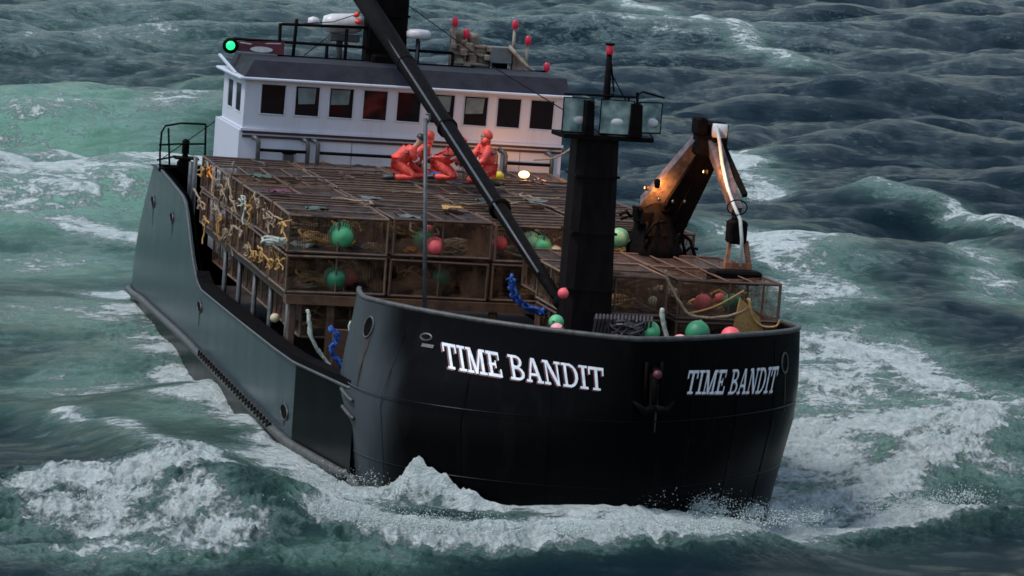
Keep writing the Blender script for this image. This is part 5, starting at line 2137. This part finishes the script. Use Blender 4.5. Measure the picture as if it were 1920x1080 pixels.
    for nm in 'LR':
        b_ = MB()
        an, tp = np.array(n['an' + nm][:3]), np.array(n['to' + nm][:3])
        b_.tube([an + (0.03, 0, 0), an, an * .5 + tp * .5, tp, tp + (-.05, 0, 0)], [.07, .07, .06, .055, .03], 0, 10)
        b_.build('boot', 'glove', o)
    hc = np.array(head0) * .45 + np.array(head1) * .55
    fw = np.array([math.cos(hl), 0, -math.sin(hl)])
    if hood:
        hd_ = MB()
        # shell open at the face
        ax = -fw * .8 + hdir * .35
        ax /= np.linalg.norm(ax)
        hd_.lathe([(.118, -.055), (.135, -.02), (.140, .03), (.125, .09), (.08, .13), (.02, .145)], hc - fw * .04, ax, 0, 16)
        hd_.tube([np.array(neck) + (-.02, 0, -.04), hc - hdir * .03 - fw * .03], [.12, .115], 0, 12)
        # open the front: drop the first cap face so the face shows
        hd_.build('hood', 'orange', o)
    else:
        hd_ = MB()
        hd_.lathe([(.104, 0), (.106, .04), (.09, .09), (.05, .12), (.01, .13)], hc + hdir * .02 - fw * .008, hdir, 0, 14)
        hd_.build('knit_cap', 'glove', o)
    # reflective bands on the sleeves and back
    for nm in 'LR':
        rb = MB()
        e0, w0 = np.array(n['el' + nm][:3]), np.array(n['wr' + nm][:3])
        q0 = e0 + (w0 - e0) * .45
        dd = (w0 - e0) / np.linalg.norm(w0 - e0)
        rb.tube([q0, q0 + dd * .04], .088, 0, 12)
        rb.build('reflective_band', 'offwhite', o)
    # straps
    st = MB()
    cc = np.array(n['chest'][:3])
    ring_ = [cc + np.array([math.cos(a) * .20, math.sin(a) * .225, 0]) for a in np.linspace(0, 2 * math.pi, 20)]
    st.tube(ring_, .018, 0, 5)
    st.build('harness_strap', 'glove', o)
    for s, nm in ((1, 'L'), (-1, 'R')):
        g = MB()
        w0 = np.array(n['wr' + nm][:3])
        p0_ = np.array(n['pa' + nm][:3])
        g.tube([w0 - (p0_ - w0) * .4, w0, p0_, p0_ + (p0_ - w0) * .3], [.046, .04, .046, .03], 0, 8)
        g.build('glove', 'glove', o)
    ey = MB()
    for s in (-1, 1):
        ey.sphere(hc + fw * .088 + np.array([0, s * .032, 0]), .011, 0, 8)
    ey.tube([hc + fw * .088 - hdir * .065 + np.array([0, y_, 0]) for y_ in (-.025, 0, .025)], .006, 0, 5)
    ey.build('face_features', 'glove', o)
    tag(o, label, 'person', 'crew kneeling on the pot stack')
    return o


fwd = ((.30, .16, .26), (.46, .10, .02))
fw2 = ((.34, .20, .20), (.52, .06, -.02))
zs = 4.86
p1_ = bp(750, 338, 'z', zs)
person(p1_, math.radians(78), .80, 0, (fwd, fw2), 'person in orange oilskins and black knit cap kneeling bent over, leftmost of the crew', hood=False)
p4_ = bp(775, 332, 'z', zs)
person(p4_ + (-.85, .2, -.12), math.radians(100), .72, 0, (fwd, fwd), 'person in orange hood half hidden behind the leftmost kneeling crewman')
p2_ = bp(828, 338, 'z', zs)
person(p2_, math.radians(60), .95, 0, (fw2, fwd), 'person in orange oilskins doubled over beside the blue bag, behind the boom')
p3_ = bp(905, 348, 'z', zs)
person(p3_, math.radians(-72), .18, 0, (((.26, .18, .12), (.44, .08, .12)), fwd), 'person in orange hood and black harness kneeling upright right of the boom, facing the others')

# ================================================================== SPRAY
def make_spray():
    r = np.random.default_rng(3)
    pts = []

    def burst(line, z, n, sx, sy, sz, jets=14):
        L_ = [on_sea(px, py, z * .4) for px, py in line]
        for j_ in range(jets):
            t = r.random() * (len(L_) - 1)
            i = int(t)
            c = L_[i] * (1 - (t - i)) + L_[i + 1] * (t - i)
            ht, wx = sz * r.uniform(.4, 1.8), sx * r.uniform(.4, 1.3)
            lean = r.normal() * .5
            for _ in range(int(n / jets)):
                q_ = r.random() ** 2.2
                hz = q_ * ht
                pts.append((c[0] + r.normal() * wx * (.5 + q_) + lean * hz, c[1] + r.normal() * sy, c[2] + hz, (.003 + .016 * r.random() ** 4) * (1.3 - q_ * .5)))
    burst([(600, 958), (640, 965), (700, 982), (900, 995), (1150, 992)], .9, 12000, .35, .25, .22, 40)
    burst([(1150, 990), (1400, 985), (1600, 965), (1850, 930)], .9, 10000, .4, .3, .22, 34)
    burst([(1190, 955), (1260, 935), (1330, 960), (1430, 965)], .5, 6000, .22, .15, .26, 26)
    burst([(60, 930), (200, 915), (340, 930), (420, 965)], .8, 8000, .4, .4, .22, 24)
    burst([(560, 905), (620, 930), (660, 950)], .5, 5000, .3, .3, .3, 12)
    burst([(715, 925), (770, 880), (850, 905), (940, 940)], .6, 9000, .16, .16, .30, 26)
    P = np.array(pts)
    n = len(P)
    tet = np.array([(1, 1, 1), (-1, -1, 1), (-1, 1, -1), (1, -1, -1)], float) / 1.4
    V = P[:, None, :3] + tet[None] * P[:, None, 3:4] * r.uniform(.6, 1.3, (n, 1, 3))
    Fs = np.array([(0, 1, 2), (0, 3, 1), (0, 2, 3), (1, 3, 2)])
    Fq = (np.arange(n)[:, None, None] * 4 + Fs[None]).reshape(-1, 3)
    m_ = bpy.data.meshes.new('sea_spray')
    m_.from_pydata(V.reshape(-1, 3).tolist(), [], Fq.tolist())
    m_.polygons.foreach_set('use_smooth', [True] * len(Fq))
    m_.materials.append(mat('spray_droplets', (.62, .70, .68), .5))
    o = bpy.data.objects.new('sea_spray', m_)
    col.objects.link(o)
    tag(o, 'white droplets of spray thrown up along the breaking bow wave', 'spray', kind='stuff')


make_spray()
bpy.context.view_layer.update()
